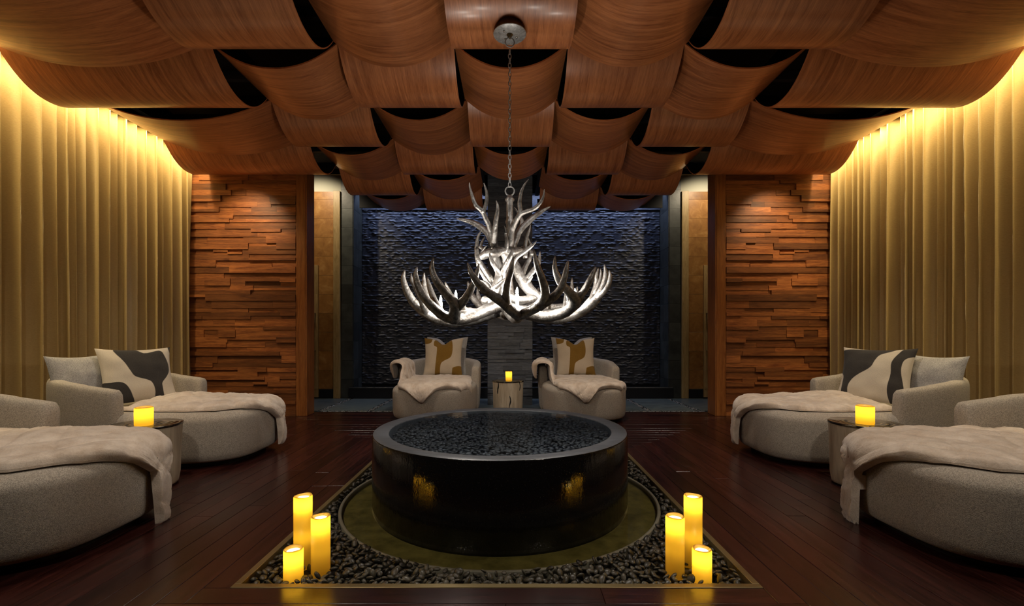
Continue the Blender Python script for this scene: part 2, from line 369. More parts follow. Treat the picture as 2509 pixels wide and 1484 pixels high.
for ax, x0, x1, y0, y1, k in planks():
    x0, x1, y0, y1 = max(x0, XL), min(x1, XR), max(y0, 1.0), min(y1, 6.32)
    if x1 - x0 < 0.03 or y1 - y0 < 0.03: continue
    lo, hi = (x0, x1) if ax == 'x' else (y0, y1)
    cuts = [lo]; p = lo + random.uniform(1.2, 2.6)
    while p < hi - 0.6: cuts.append(p); p += random.uniform(1.9, 3.0)
    cuts.append(hi)
    for a, b in zip(cuts, cuts[1:]):
        g_ = 0.0009
        bb = (a + g_, b - g_, y0 + g_, y1 - g_, -0.011, random.uniform(-0.0006, 0.0006)) if ax == 'x' else (x0 + g_, x1 - g_, a + g_, b - g_, -0.011, random.uniform(-0.0006, 0.0006))
        box('floor_plank', bb, M['floor_x'] if ax == 'x' else M['floor_y'], floor, 0.0013); np_ += 1
print('planks', np_)
# --- wet area floor: slate slabs between strips of small pebbles
wet = tag(box('floor_rear', (XL, XR, 6.32, 8.3, -0.05, -0.014), M['bed']), 'slate slab floor with pebble joints in front of the water wall', kind='structure')
sl = unit_block('slate_slab', M['slate_floor'])
xs = [-4.3, -3.37, -2.67, -1.97, -1.27, -0.57, 0.53, 1.23, 1.93, 2.63, 3.33, 4.3]
for a, b in zip(xs, xs[1:]): piece('slate_slab', sl, (a + 0.04, b - 0.04, 6.40, 7.66, -0.02, 0.0), wet)
# --- side walls, rear and behind the camera
tag(box('wall_left', (XL - 0.1, XL, -3.0, 8.3, 0, ZC), M['dark_wall']), 'dark side wall behind the left curtain', kind='structure')
tag(box('wall_right', (XR, XR + 0.1, -3.0, 8.3, 0, ZC), M['dark_wall']), 'dark side wall behind the right curtain', kind='structure')
tag(box('wall_front', (XL, XR, -3.1, -3.0, 0, ZC), M['dark_wall']), 'dark wall closing the room behind the viewer', kind='structure')
ceiling = tag(box('ceiling', (XL, XR, -3.0, 8.4, ZC, ZC + 0.08), M['void']), 'black plenum ceiling hung with woven curved wood panels', kind='structure')
# --- hung woven panels
ROW = 0.845; Y0 = 3.073
COLS = [(-3.97, -2.295), (-2.295, -1.343), (-1.343, -0.427), (-0.427, 0.427), (0.427, 1.343), (1.343, 2.295), (2.295, 3.97)]
def hung_panel(x0, x1, y0, y1, along, ztop, zlow, n=22):
    """A bent veneer sheet; along='y' sags along depth (trough across), along='x' sags across."""
    th = 0.011; V = []; UV = []; F = []; fm = []
    prof = []
    for i in range(n + 1):
        t = -1 + 2 * i / n; z = zlow + (ztop - zlow) * abs(t) ** 2.15; prof.append((t, z))
    L = 0; ls = [0]
    half = (y1 - y0) / 2 if along == 'y' else (x1 - x0) / 2
    for (ta, za), (tb, zb) in zip(prof, prof[1:]): L += math.hypot((tb - ta) * half, zb - za); ls.append(L)
    off = random.uniform(0, 5)
    for side in (0, 1):
        for i, (t, z) in enumerate(prof):
            for e in (0, 1):
                if along == 'y': p = ((x0, x1)[e], (y0 + y1) / 2 + t * half, z + side * th)
                else: p = ((x0 + x1) / 2 + t * half, (y0, y1)[e], z + side * th)
                V.append(p); UV.append((ls[i] + off, (0, (x1 - x0) if along == 'y' else (y1 - y0))[e]))
    m = (n + 1) * 2
    for i in range(n):
        q = (i * 2, i * 2 + 1, i * 2 + 3, i * 2 + 2)
        flip = along == 'x'
        F.append(q if not flip else q[::-1]); fm.append(0)
        q2 = tuple(m + a for a in q); F.append(q2[::-1] if not flip else q2); fm.append(1)
        for e in (0, 1):
            q3 = (i * 2 + e, i * 2 + 2 + e, m + i * 2 + 2 + e, m + i * 2 + e); F.append(q3 if (e == 1) != flip else q3[::-1]); fm.append(0)
    for i in (0, n):
        q4 = (i * 2, i * 2 + 1, m + i * 2 + 1, m + i * 2); F.append(q4 if (i == n) != flip else q4[::-1]); fm.append(0)
    o = mesh('ceiling_panel', V, F, None, ceiling, True, UV, [M['veneer'], M['panel_black']], fm)
    o.data.set_sharp_from_angle(angle=math.radians(40)); return o
for r in range(-1, 6):
    yc = Y0 + r * ROW; y0, y1 = yc - ROW / 2, yc + ROW / 2
    for ci, (x0, x1) in enumerate(COLS):
        a = abs(ci - 3)
        if a == 3 and r > 3: continue
        if a == 0 and r > 3: continue
        acr = (a + r) % 2 == 0          # trough running across the room
        gp = 0.012
        if acr: hung_panel(x0 + gp, x1 - gp, y0 - 0.02, min(y1 + 0.02, 7.66), 'y', 3.33, 3.05)
        else: hung_panel(x0 - 0.01, x1 + 0.01, y0 + gp, min(y1 - gp, 7.52), 'x', 3.29, 3.095)
# black battens the panels hang from
bt = unit_block('batten', M['panel_black'])
for x in (-3.85, -2.295, -1.343, -0.427, 0.427, 1.343, 2.295, 3.85): piece('batten', bt, (x - 0.03, x + 0.03, 1.6, 6.0 if abs(x) > 3 else 7.6, 3.37, 3.47), ceiling)
for r in range(0, 6): piece('batten', bt, (-3.9, 3.9, Y0 + (r - 0.5) * ROW - 0.025, Y0 + (r - 0.5) * ROW + 0.025, 3.47, 3.55), ceiling)

for s in (-1, 1): piece('strip_blocker', bt, (min(s * 3.935, s * 3.925), max(s * 3.935, s * 3.925), 1.9, 5.99, 3.30, 3.62), ceiling)  # unseen boards added to block the cove strip from the panel gaps
for a, b in ((-2.5, -1.343), (1.343, 2.5)): piece('baffle', bt, (a, b, 7.54, 7.56, 3.16, ZC), ceiling)
# --- block walls either side
def block_layout(seed):
    rr = random.Random(seed); out = []; z = 0.0
    while z < 3.42:
        h = rr.choice((0.045, 0.055, 0.062, 0.07, 0.082, 0.095)); x = 0.0; Wd = 1.455
        while x < Wd - 0.01:
            l = rr.choice((0.22, 0.34, 0.46, 0.6, 0.8, 1.0)) * rr.uniform(0.8, 1.2)
            if Wd - (x + l) < 0.16: l = Wd - x
            pr = rr.choice((0.004, 0.009, 0.015, 0.022, 0.032))
            if rr.random() < 0.22 and h > 0.06:
                k = rr.uniform(0.4, 0.6) * h
                out.append((x, x + l, z, z + k, pr)); out.append((x, x + l, z + k, z + h, rr.choice((0.004, 0.012, 0.022, 0.032))))
            else: out.append((x, x + l, z, z + h, pr))
            x += l
        z += h
    return out
LAY = block_layout(11); print('blocks', len(LAY))
ub = unit_block('wood_block', M['block'])
for s, nm in ((-1, 'left'), (1, 'right')):
    b = (s * 4.27, s * 2.69) if s < 0 else (2.69, 4.27)
    wall = tag(box('wall_partition_' + nm, (b[0], b[1], YW + 0.005, YW + 0.21, 0, ZC), M['stile']), 'wall of stacked teak blocks beside the %s curtain' % nm, kind='structure')
    for (x0, x1, z0, z1, pr) in LAY:
        X0, X1 = (-2.815 - x1, -2.815 - x0) if s < 0 else (2.815 + x0, 2.815 + x1)
        piece('wood_block', ub, (X0 + 0.0006, X1 - 0.0006, YW - pr, YW + 0.01, z0 + 0.0006, z1 - 0.0006), wall)
    box('stile', (min(s * 2.812, s * 2.69), max(s * 2.812, s * 2.69), YW - 0.022, YW + 0.006, 0, ZC), M['stile'], wall, 0.003)
    box('jamb', (min(s * 2.69, s * 2.672), max(s * 2.69, s * 2.672), YW - 0.02, YW + 0.21, 0, ZC), M['stile'], wall, 0.003)

# --- rear wall: plaster over brown tile, slate frame, water wall recess
XS = 2.66                         # half width of the recess
rear = tag(mesh('wall_rear', *merge([boxvf(XL, -2.86, YB, YB + 0.1, 0, ZC), boxvf(2.86, XR, YB, YB + 0.1, 0, ZC)]), M['plaster'], smooth=False), 'rear wall with plaster above brown tile', kind='structure')
tt = unit_block('wall_tile', M['brown_tile'])
for s in (-1, 1):
    k = 0; z = 0.155
    while z < 3.46:
        z1 = min(z + 0.318, 3.47)
        for (a, b) in ((2.975, 3.325), (3.325, 3.83), (3.83, 4.33)):
            piece('wall_tile', tt, (min(s * a, s * b) + 0.0015, max(s * a, s * b) - 0.0015, YB - 0.012, YB, z + 0.0015, z1 - 0.0015), rear)
        z = z1
    tag(box('trim_%d' % (1 if s < 0 else 2), (min(s * 2.86, s * 2.972), max(s * 2.86, s * 2.972), YB - 0.05, YB, 0, 3.47), M['tan_trim'], None, 0.003), 'tan wooden jamb between brown tile and slate, %s side' % ('left' if s < 0 else 'right'), kind='structure')
    tag(box('baseboard_rear_' + ('left' if s < 0 else 'right'), (min(s * 2.975, s * 4.33), max(s * 2.975, s * 4.33), YB - 0.02, YB, 0, 0.15), M['curb'], None, 0.002), 'black baseboard under the brown tile', kind='structure')
    # tan door mostly hidden behind the block wall
    d = tag(box('door_%d' % (1 if s < 0 else 2), (min(s * 3.225, s * 4.1), max(s * 3.225, s * 4.1), YB - 0.05, YB - 0.014, 0.02, 2.23), M['tan_tile'], None, 0.002), 'tan panelled door behind the %s block wall' % ('left' if s < 0 else 'right'), kind='structure')
    dt = unit_block('door_panel', M['tan_tile']); z = 0.16
    while z < 2.1:
        piece('door_panel', dt, (min(s * 3.235, s * 4.09), max(s * 3.235, s * 4.09), YB - 0.056, YB - 0.045, z, min(z + 0.316, 2.22)), d); z += 0.318
    hp = []
    for zz in (1.42, 0.80): hp.append(tubevf([(s * 3.268, YB - 0.05, zz, 0.011), (s * 3.268, YB - 0.135, zz, 0.011)], 10, 0, 1))
    hp.append(tubevf([(s * 3.285, YB - 0.15, 0.70, 0.013), (s * 3.285, YB - 0.15, 1.52, 0.013)], 12, 0, 1))
    mesh('door_handle', *merge(hp), M['steel'], d)
    # slate frame tiles
    wf = tag(box('wall_slate_' + ('left' if s < 0 else 'right'), (min(s * XS, s * 2.86), max(s * XS, s * 2.86), YB + 0.004, YB + 0.5, 0, ZC), M['slate']), 'column of dark slate tiles framing the water wall', kind='structure')
    st = unit_block('slate_tile', M['slate']); z = 0.0
    while z < 3.6:
        piece('slate_tile', st, (min(s * XS, s * 2.855) + 0.001, max(s * XS, s * 2.855) - 0.001, YB - 0.012, YB + 0.004, z + 0.0015, z + 0.3165), wf)
        for yy in (YB + 0.0, YB + 0.24): piece('slate_tile', st, (min(s * XS, s * (XS - 0.012)), max(s * XS, s * (XS - 0.012)), yy + 0.001, yy + 0.239, z + 0.0015, z + 0.3165), wf)
        z += 0.318
tag(box('wall_header', (-XS, XS, YB, YB + 0.1, 3.44, ZC), M['curb']), 'dark header over the water wall recess', kind='structure')
box_ = box('wall_water_backing', (-2.9, 2.9, 8.16, 8.3, 0, ZC), M['curb']); tag(box_, 'dark backing of the water wall recess', kind='structure')
# rippled wet stone face
nx = 520; rows = 70; sub = 4; zlo, zhi = 0.19, 3.28
P2 = []; prof_d = (0.0, 0.55, 1.0, 0.75)
gx = np.linspace(-2.64, 2.64, nx)
def smooth_noise(n, step, r):
    k = r.standard_normal(n // step + 4); xi = np.linspace(0, len(k) - 2.001, n); i0 = xi.astype(int); t = xi - i0; t = t * t * (3 - 2 * t)
    return k[i0] * (1 - t) + k[i0 + 1] * t
V = []; rh = (zhi - zlo) / rows
for i in range(rows):
    n1 = smooth_noise(nx, 6, rng) * 0.6 + smooth_noise(nx, 3, rng) * 0.35; n2 = smooth_noise(nx, 5, rng) * 0.8 + smooth_noise(nx, 24, rng) * 0.5
    for j in range(sub):
        zz = zlo + (i + j / sub) * rh + 0.0105 * n1 * (1 if 0 < j else 0.6)
        dd = 8.13 - 0.015 * prof_d[j] * np.clip(0.55 + 0.75 * n2, 0.0, 2.0)
        V += list(zip(gx, dd, zz))
V += list(zip(gx, np.full(nx, 8.13), np.full(nx, zhi))); nr = rows * sub + 1
I = np.arange((nr - 1) * nx).reshape(nr - 1, nx)[:, :-1].ravel()
F = np.stack([I, I + 1, I + nx + 1, I + nx], 1)
ww = tag(mesh('water_wall', V, F.tolist(), M['wet_stone'], smooth=True), 'tall rippled dark wet stone water wall lit blue from above', 'water wall')
box('header_slab', (-2.64, 2.64, 8.10, 8.16, 3.28, 3.9), M['wet_stone'], ww)
curb = tag(mesh('water_wall_curb', *merge([boxvf(-XS - 0.05, XS + 0.05, YB - 0.06, YB + 0.06, 0, 0.185, 0.004), boxvf(-XS + 0.012, XS - 0.012, YB + 0.06, 8.15, 0, 0.12)]), M['curb'], smooth=False), 'low black stone curb along the foot of the water wall', 'curb')

# --- stacked stone pillar
pil = empty('stone_pillar', (-0.015, 6.95, 0), label='narrow pillar of stacked dark ledger stones behind the fountain', cat='pillar')
box('core', (-0.32, 0.32, 0.02, 0.5, 0, ZC), M['ledger'], pil)
le = unit_block('ledger_stone', M['ledger']); z = 0.0; rr = random.Random(5)
while z < ZC - 0.03:
    h = rr.choice((0.035, 0.045, 0.055, 0.065)); x = -0.34; h = min(h, ZC - z)
    while x < 0.33:
        l = rr.uniform(0.14, 0.42)
        if 0.34 - (x + l) < 0.1: l = 0.34 - x
        o = piece('ledger_stone', le, (x + 0.0005, x + l - 0.0005, -rr.uniform(0.0, 0.028), 0.05, z + 0.0005, z + h - 0.001), pil); x += l
    z += h
print('stones', len(pil.children))

# ================================================================== CURTAINS AND COVE
def curtain(s, seed):
    r = random.Random(seed); ny = 900; nz = 26; ya, yb = 2.0, 5.955
    knots = []; y = ya
    while y < yb + 0.2: knots.append((y, r.choice((0.45, 0.7, 0.9, 1.0, 1.0)))); y += r.uniform(0.036, 0.088)
    ph = np.interp(np.linspace(ya, yb, ny), [k[0] for k in knots], np.arange(len(knots)) * PI)
    am = np.interp(np.linspace(ya, yb, ny), [k[0] for k in knots], [k[1] for k in knots])
    ys = np.linspace(ya, yb, ny); V = []
    drift = smooth_noise(ny, 40, np.random.default_rng(seed)); drift2 = smooth_noise(ny, 30, np.random.default_rng(seed + 1))
    for j in range(nz):
        t = j / (nz - 1); z = 0.015 + 3.44 * t; q = 1 - t
        p = ph + 1.2 * q * drift + 0.35 * math.sin(3 * q) * drift2
        sn = np.sin(p); d = (((1 + sn) / 2) ** 1.35 * 2 - 1.0) * am * (0.066 + 0.006 * q) + 0.01
        yy = ys + 0.012 * np.sin(2 * p) * am
        V += list(zip(s * (4.20 - d), yy, np.full(ny, z)))
    I = np.arange((nz - 1) * ny).reshape(nz - 1, ny)[:, :-1].ravel(); F = np.stack([I, I + 1, I + ny + 1, I + ny], 1)
    if s > 0: F = F[:, ::-1]
    o = mesh('curtain', V, F.tolist(), M['curtain'], smooth=True)
    m = o.modifiers.new('thickness', 'SOLIDIFY'); m.thickness = 0.004
    return o
tag(curtain(-1, 3), 'floor-length gold curtain along the left side of the room', 'curtain', 'gold side curtains')
tag(curtain(1, 8), 'floor-length gold curtain along the right side of the room', 'curtain', 'gold side curtains')
for s, nm in ((-1, 'left'), (1, 'right')):
    t = empty('cove_light_strip', (s * 4.05, 4.0, 3.445), label='warm light strip hidden above the %s curtain' % nm, cat='light strip', group='cove light strips')
    box('channel', (-0.03, 0.03, -1.98, 1.95, 0.0, 0.02), M['panel_black'], t)
    box('diffuser', (-0.012, 0.012, -1.98, 1.95, -0.008, 0.0), M['led'], t)

# ================================================================== FOUNTAIN, PIT, PEBBLES
FX, FY = -0.07, 3.11; ZT = 0.43; RO, RI = 0.838, 0.735
fo = empty('fountain', (FX, FY, -0.06), label='round black granite fountain with water brimming over dark pebbles', cat='fountain')
zt = ZT + 0.06
v, f = lathe([(RO - 0.012, 0.0), (RO - 0.010, 0.03), (RO, 0.05), (RO, zt - 0.012), (RO - 0.006, zt - 0.003)], 128); mesh('drum', v, f, M['granite'], fo)
v, f = lathe([(RO - 0.006, zt - 0.003), (RO - 0.014, zt), (RI + 0.006, zt - 0.002), (RI, zt - 0.006), (RI, zt - 0.10)], 128); mesh('rim', v, f, M['granite_rim'], fo)
v, f = lathe([(RI, zt - 0.10), (0.0005, zt - 0.10)], 64); mesh('bowl_floor', v, f, M['bed'], fo)
v, f = lathe([(RI - 0.0005, zt - 0.007), (0.35, zt - 0.007), (0.0005, zt - 0.007)], 96); mesh('water_surface', v, f, M['water'], fo)
ba = empty('basin', (FX, FY, -0.10), label='shallow round catch basin around the foot of the fountain', cat='basin')
RB = 1.035
v, f = lathe([(RB, -0.02), (RB, 0.074), (RB - 0.004, 0.078), (RB - 0.016, 0.078), (RB - 0.02, 0.074), (RB - 0.02, 0.044)], 128); mesh('rim', v, f, M['basin_rim'], ba)
v, f = lathe([(RB - 0.02, 0.046), (0.7, 0.044), (0.0005, 0.042)], 96); mesh('basin_floor', v, f, M['basin'], ba)
v, f = lathe([(RB - 0.0205, 0.062), (RO + 0.001, 0.062)], 96); mesh('water_surface', v, f, M['basin_water'], ba)
pit = empty('pit_frame', (0, 0, 0), label='thin brass-toned frame edging the square pebble bed', cat='frame')
fw = 0.030
for b in ((PX0, PX1, PY0, PY0 + fw), (PX0, PX1, PY1 - fw, PY1), (PX0, PX0 + fw, PY0 + fw, PY1 - fw), (PX1 - fw, PX1, PY0 + fw, PY1 - fw)):
    box('edge_strip', (b[0], b[1], b[2], b[3], -0.13, 0.003), M['brass'], pit, 0.0015)
box('bed', (PX0 + fw, PX1 - fw, PY0 + fw, PY1 - fw, -0.15, -0.072), M['bed'], pit)

def pebble_mesh(seed, mat):
    r = random.Random(seed); import bmesh
    bm = bmesh.new(); bmesh.ops.create_icosphere(bm, subdivisions=2, radius=1.0)
    sx, sy, sz = r.uniform(0.85, 1.25), r.uniform(0.65, 0.95), r.uniform(0.40, 0.62); o3 = Vector((seed * 3.3, 1.7, 0))
    for v_ in bm.verts:
        k = 1 + 0.16 * mnoise.noise(v_.co * 0.9 + o3); v_.co = Vector((v_.co.x * sx * k, v_.co.y * sy * k, v_.co.z * sz * k))
    me = bpy.data.meshes.new('pebble'); bm.to_mesh(me); bm.free(); me.materials.append(mat); me.polygons.foreach_set('use_smooth', [True] * len(me.polygons)); return me
def pebble_field(spots, mat, name, label, group, rest_label, seed, visible, max_single=300, tilt=0.5):
    """spots: (x, y, z, r). The ones that show largest are single objects, the rest one mass."""
    r = random.Random(seed); ms = [pebble_mesh(seed * 10 + k, mat) for k in range(7)]
    data = [(np.array([q.co[:] for q in m.vertices]), [tuple(p.vertices) for p in m.polygons]) for m in ms]
    spots = sorted(spots, key=lambda p: (not visible(p), p[1])); V = []; F = []; base = 0
    proto = []
    for i, (x, y, z, s) in enumerate(spots):
        k = r.randrange(7); rot = (r.gauss(0, tilt), r.gauss(0, tilt), r.uniform(0, 6.28))
        if i < max_single:
            o = bpy.data.objects.new(name, ms[k]); C.objects.link(o); o.location = (x, y, z); o.rotation_euler = rot; o.scale = (s, s, s)
            tag(o, label, 'pebble', group)
        else:
            from mathutils import Euler
            Rm = np.array(Euler(rot).to_matrix()); P_ = data[k][0] * s @ Rm.T + np.array([x, y, z]); V.append(P_); F += [tuple(a + base for a in q) for q in data[k][1]]; base += len(P_)
    if V: tag(mesh(name + '_mass', np.concatenate(V).tolist(), F, mat), rest_label, 'pebbles', None, 'stuff')
def scatter(n, gen, ok, dmin, r):
    cell = dmin; grid = {}; pts = []
    for _ in range(n):
        p = gen(r)
        if not ok(p): continue
        c = (int(p[0] // cell), int(p[1] // cell)); good = True
        for i in (-1, 0, 1):
            for j in (-1, 0, 1):
                for q in grid.get((c[0] + i, c[1] + j), ()):
                    if (q[0] - p[0]) ** 2 + (q[1] - p[1]) ** 2 < dmin * dmin: good = False
        if good: grid.setdefault(c, []).append(p); pts.append(p)
    return pts
r = random.Random(21)
def okpit(p): return math.hypot(p[0] - FX, p[1] - FY) > RB + 0.016
gen = lambda r: (r.uniform(PX0 + fw + 0.014, PX1 - fw - 0.014), r.uniform(PY0 + fw + 0.014, PY1 - fw - 0.014))
CANDLES = [(-0.985, 2.165, 0.30), (-0.868, 2.085, 0.235), (-0.966, 2.03, 0.112), (0.862, 2.165, 0.30), (0.748, 2.085, 0.235), (0.848, 2.03, 0.112)]
def okc(p): return okpit(p) and all(math.hypot(p[0] - c[0], p[1] - c[1]) > 0.058 for c in CANDLES)
low = scatter(9000, gen, okpit, 0.034, r); top = scatter(40000, gen, okc, 0.0235, r)
sp = [(x, y, -0.042 + r.uniform(-0.004, 0.004), r.uniform(0.019, 0.024)) for x, y in low if all(math.hypot(x - c[0], y - c[1]) > 0.058 for c in CANDLES)]
sp += [(x, y, -0.016 + r.uniform(-0.008, 0.008), r.uniform(0.0125, 0.0225)) for x, y in top]
print('pit pebbles', len(sp))
pebble_field(sp, M['pebble'], 'pebble', 'smooth dark river pebble in the square bed around the fountain', 'river pebbles in the square bed', 'dark river pebbles filling the rest of the square bed', 31, lambda p: p[2] > -0.030)
gen2 = lambda r: (lambda a, q: (FX + q * math.cos(a), FY + q * math.sin(a)))(r.uniform(0, 2 * PI), (RI - 0.03) * math.sqrt(r.random()))
fp = scatter(26000, gen2, lambda p: True, 0.0235, r)
sp = [(x, y, ZT - 0.030 + r.uniform(-0.005, 0.004), r.uniform(0.013, 0.020)) for x, y in fp]
print('bowl pebbles', len(sp))
pebble_field(sp, M['pebble_wet'], 'bowl_pebble', 'flat black pebble under the water of the fountain bowl', 'pebbles in the fountain bowl', 'flat black pebbles filling the rest of the fountain bowl', 47, lambda p: True, 300, 0.16)
# small pebbles in the slate joints
js = []
for x in xs[1:-1]:
    for k in range(150): js.append((x + r.uniform(-0.032, 0.032), r.uniform(6.42, 7.64), -0.004, r.uniform(0.007, 0.012)))
for k in range(900): js.append((r.uniform(-2.7, 2.7), r.uniform(6.335, 6.385), -0.004, r.uniform(0.007, 0.012)))
js = [q for q in js if not any(abs(q[0] - cx_) < 0.50 for cx_ in (-0.985, 0.94))]
V = []; F = []; m0 = pebble_mesh(5, M['pebble']); P0 = np.array([q.co[:] for q in m0.vertices]); F0 = [tuple(p.vertices) for p in m0.polygons]
for x, y, z, s in js:
    a = r.uniform(0, 6.28); Rm = np.array([[math.cos(a), -math.sin(a), 0], [math.sin(a), math.cos(a), 0], [0, 0, 1]]); n = len(V) * len(P0)
    V.append(P0 * s @ Rm.T + np.array([x, y, z])); F += [tuple(i + n for i in q) for q in F0]
g = N('joint_pebble'); g.set(Base_Color=(0.16, 0.165, 0.16), Roughness=0.3)
tag(mesh('joint_pebbles', np.concatenate(V).tolist(), F, g.m), 'small grey pebbles filling the joints of the slate floor', 'pebbles', None, 'stuff')

# ================================================================== CANDLES
def candle(x, y, z, rad, h, label, group, p1, p2=0.0):
    t = empty('pillar_candle', (x, y, z), random.uniform(0, 6), label=label, cat='candle', group=group)
    V = []; F = []; n = 40
    prof = [(0.0004, 0.0), (rad * 0.96, 0.0), (rad, 0.004), (rad, h - 0.007), (rad - 0.0025, h - 0.001), (rad - 0.006, h), (rad - 0.010, h - 0.003), (rad - 0.013, h - 0.012), (0.0004, h - 0.013)]
    v_, f_ = lathe(prof, n)
    # softly uneven rim
    v_ = [(a, b, c + (0.002 * math.sin(2 * math.atan2(b, a) + 1) if c > h - 0.008 else 0)) for a, b, c in v_]
    mesh('wax', v_, f_, M['wax'], t)
    v2_, f2_ = lathe([(rad - 0.0135, h - 0.0115), (0.0004, h - 0.0115)], 28); mesh('lit_core', v2_, f2_, M['core'], t)
    mesh('wick', *tubevf([(0, 0, h - 0.014, 0.0015), (0.001, 0, h - 0.004, 0.0012)], 6, 0, 1), M['crack'], t)
    for zz, p in ((h - 0.034, p1), (h * 0.45, p2), (h - 0.005, 0.16)):
        if p <= 0: continue
        d = bpy.data.lights.new('candle_glow', 'POINT'); d.energy = p; d.color = (1.0, 0.80, 0.30); d.shadow_soft_size = 0.012 if zz < h - 0.01 else 0.004
        o = bpy.data.objects.new('candle_glow', d); C.objects.link(o); o.parent = t; o.location = (0, 0, zz)
    return t
NM = ['tallest', 'middle', 'shortest']
for i, (x, y, h) in enumerate(CANDLES):
    candle(x, y, -0.045, 0.0415, h + 0.04, '%s of the three glowing pillar candles on the pebbles at %s' % (NM[i % 3], 'left' if i < 3 else 'right'), 'pillar candles on the pebbles', 0.40, 0.075 if i % 3 == 0 else (0.03 if i % 3 == 1 else 0))

# ================================================================== STUMP TABLES
def stump(x, y, rad, h, label, seed, rz=0, cracks=()):
    t = empty('stump_table', (x, y, 0), rz, label=label, cat='side table', group='tree stump side tables')
    r = random.Random(seed); n = 64; a0 = [r.uniform(0, 6.28) for _ in range(4)]
    def rr_(a, z):
        q = z / h
        return rad * (0.94 + 0.06 * q ** 1.4 + 0.035 * math.sin(2 * a + a0[0]) + 0.02 * math.sin(3 * a + a0[1] + q) + 0.008 * math.sin(7 * a + a0[2])) * (1 - 0.06 * max(0, 0.16 - q) / 0.16)
    zs = [0.014, 0.03, 0.08, 0.14, 0.2, 0.27, 0.33, h - 0.03, h - 0.014]; V = []; F = []
    for z in zs:
        for k in range(n): a = 2 * PI * k / n; q = rr_(a, z); V.append((q * math.cos(a), q * math.sin(a), z))
    for j in range(len(zs) - 1):
        for k in range(n): k2 = (k + 1) % n; F.append((j * n + k, j * n + k2, (j + 1) * n + k2, (j + 1) * n + k))
    F.append(tuple(range(n - 1, -1, -1)))
    mesh('trunk', V, F, M['stump_side'], t)
    V = []; F = []
    for z, o in ((h - 0.014, 0.004), (h - 0.003, 0.005), (h, 0.001), (h, -rad * 0.5)):
        for k in range(n): a = 2 * PI * k / n; q = rr_(a, h) + o; V.append((q * math.cos(a), q * math.sin(a), z))
    for j in range(3):
        for k in range(n): k2 = (k + 1) % n; F.append((j * n + k, j * n + k2, (j + 1) * n + k2, (j + 1) * n + k))
    F.append(tuple(range(3 * n, 4 * n))); F.append(tuple(range(n - 1, -1, -1)))
    mesh('top', V, F, M['stump_top'], t)['label'] = 'dark polished top with pale grain streaks'
    v_, f_ = lathe([(0.0005, 0.0), (rad * 0.72, 0.0), (rad * 0.72, 0.016), (0.0005, 0.016)], 32); mesh('foot', v_, f_, M['plinth'], t)
    for (a, z0, z1, wd) in cracks:          # dark filled splits in the trunk
        pts = []; k = 7
        for i in range(k):
            u = i / (k - 1); z = z0 + (z1 - z0) * u; aa = a + 0.05 * math.sin(5 * u + a); pts.append((aa, z, wd * math.sin(PI * (0.12 + 0.76 * u)) * (0.7 + 0.5 * math.sin(7 * u + a) ** 2)))
        V = []; F = []
        for aa, z, ww_ in pts:
            for sgn in (-1, 1):
                for e in (0.004, -0.006): q = rr_(aa, z) + e; b = aa + sgn * ww_ / rad; V.append((q * math.cos(b), q * math.sin(b), z))
        for i in range(k - 1):
            b = i * 4; c = b + 4; F += [(b, b + 2, c + 2, c), (b + 2, b + 3, c + 3, c + 2), (b + 1, b, c, c + 1), (b + 3, b + 1, c + 1, c + 3)]
        F += [(0, 1, 3, 2), ((k - 1) * 4, (k - 1) * 4 + 2, (k - 1) * 4 + 3, (k - 1) * 4 + 1)]
        mesh('dark_crack', V, F, M['crack'], t)
    return t
D = math.radians
stump(-2.555, 3.2, 0.208, 0.435, 'tree stump side table between the two left chaises', 3, 0, ((D(-52), 0.24, 0.42, 0.010), (D(-30), 0.07, 0.22, 0.008)))
stump(2.475, 3.2, 0.208, 0.445, 'tree stump side table between the two right chaises', 9, 0, ((D(-120), 0.33, 0.45, 0.012), (D(-100), 0.22, 0.45, 0.004), (D(-150), 0.05, 0.14, 0.006)))
stump(-0.035, 6.2, 0.205, 0.445, 'pale tree stump side table in front of the stone pillar', 14, 0, ((D(-132), 0.28, 0.44, 0.010), (D(-84), 0.10, 0.26, 0.008), (D(-40), 0.32, 0.44, 0.007)))
candle(-2.53, 3.15, 0.435, 0.054, 0.125, 'short glowing candle on the left stump table', 'candles on the stump tables', 0.42)
candle(2.44, 3.15, 0.445, 0.054, 0.125, 'short glowing candle on the right stump table', 'candles on the stump tables', 0.42)
candle(-0.03, 6.15, 0.445, 0.043, 0.125, 'short glowing candle on the stump table by the stone pillar', 'candles on the stump tables', 0.36)

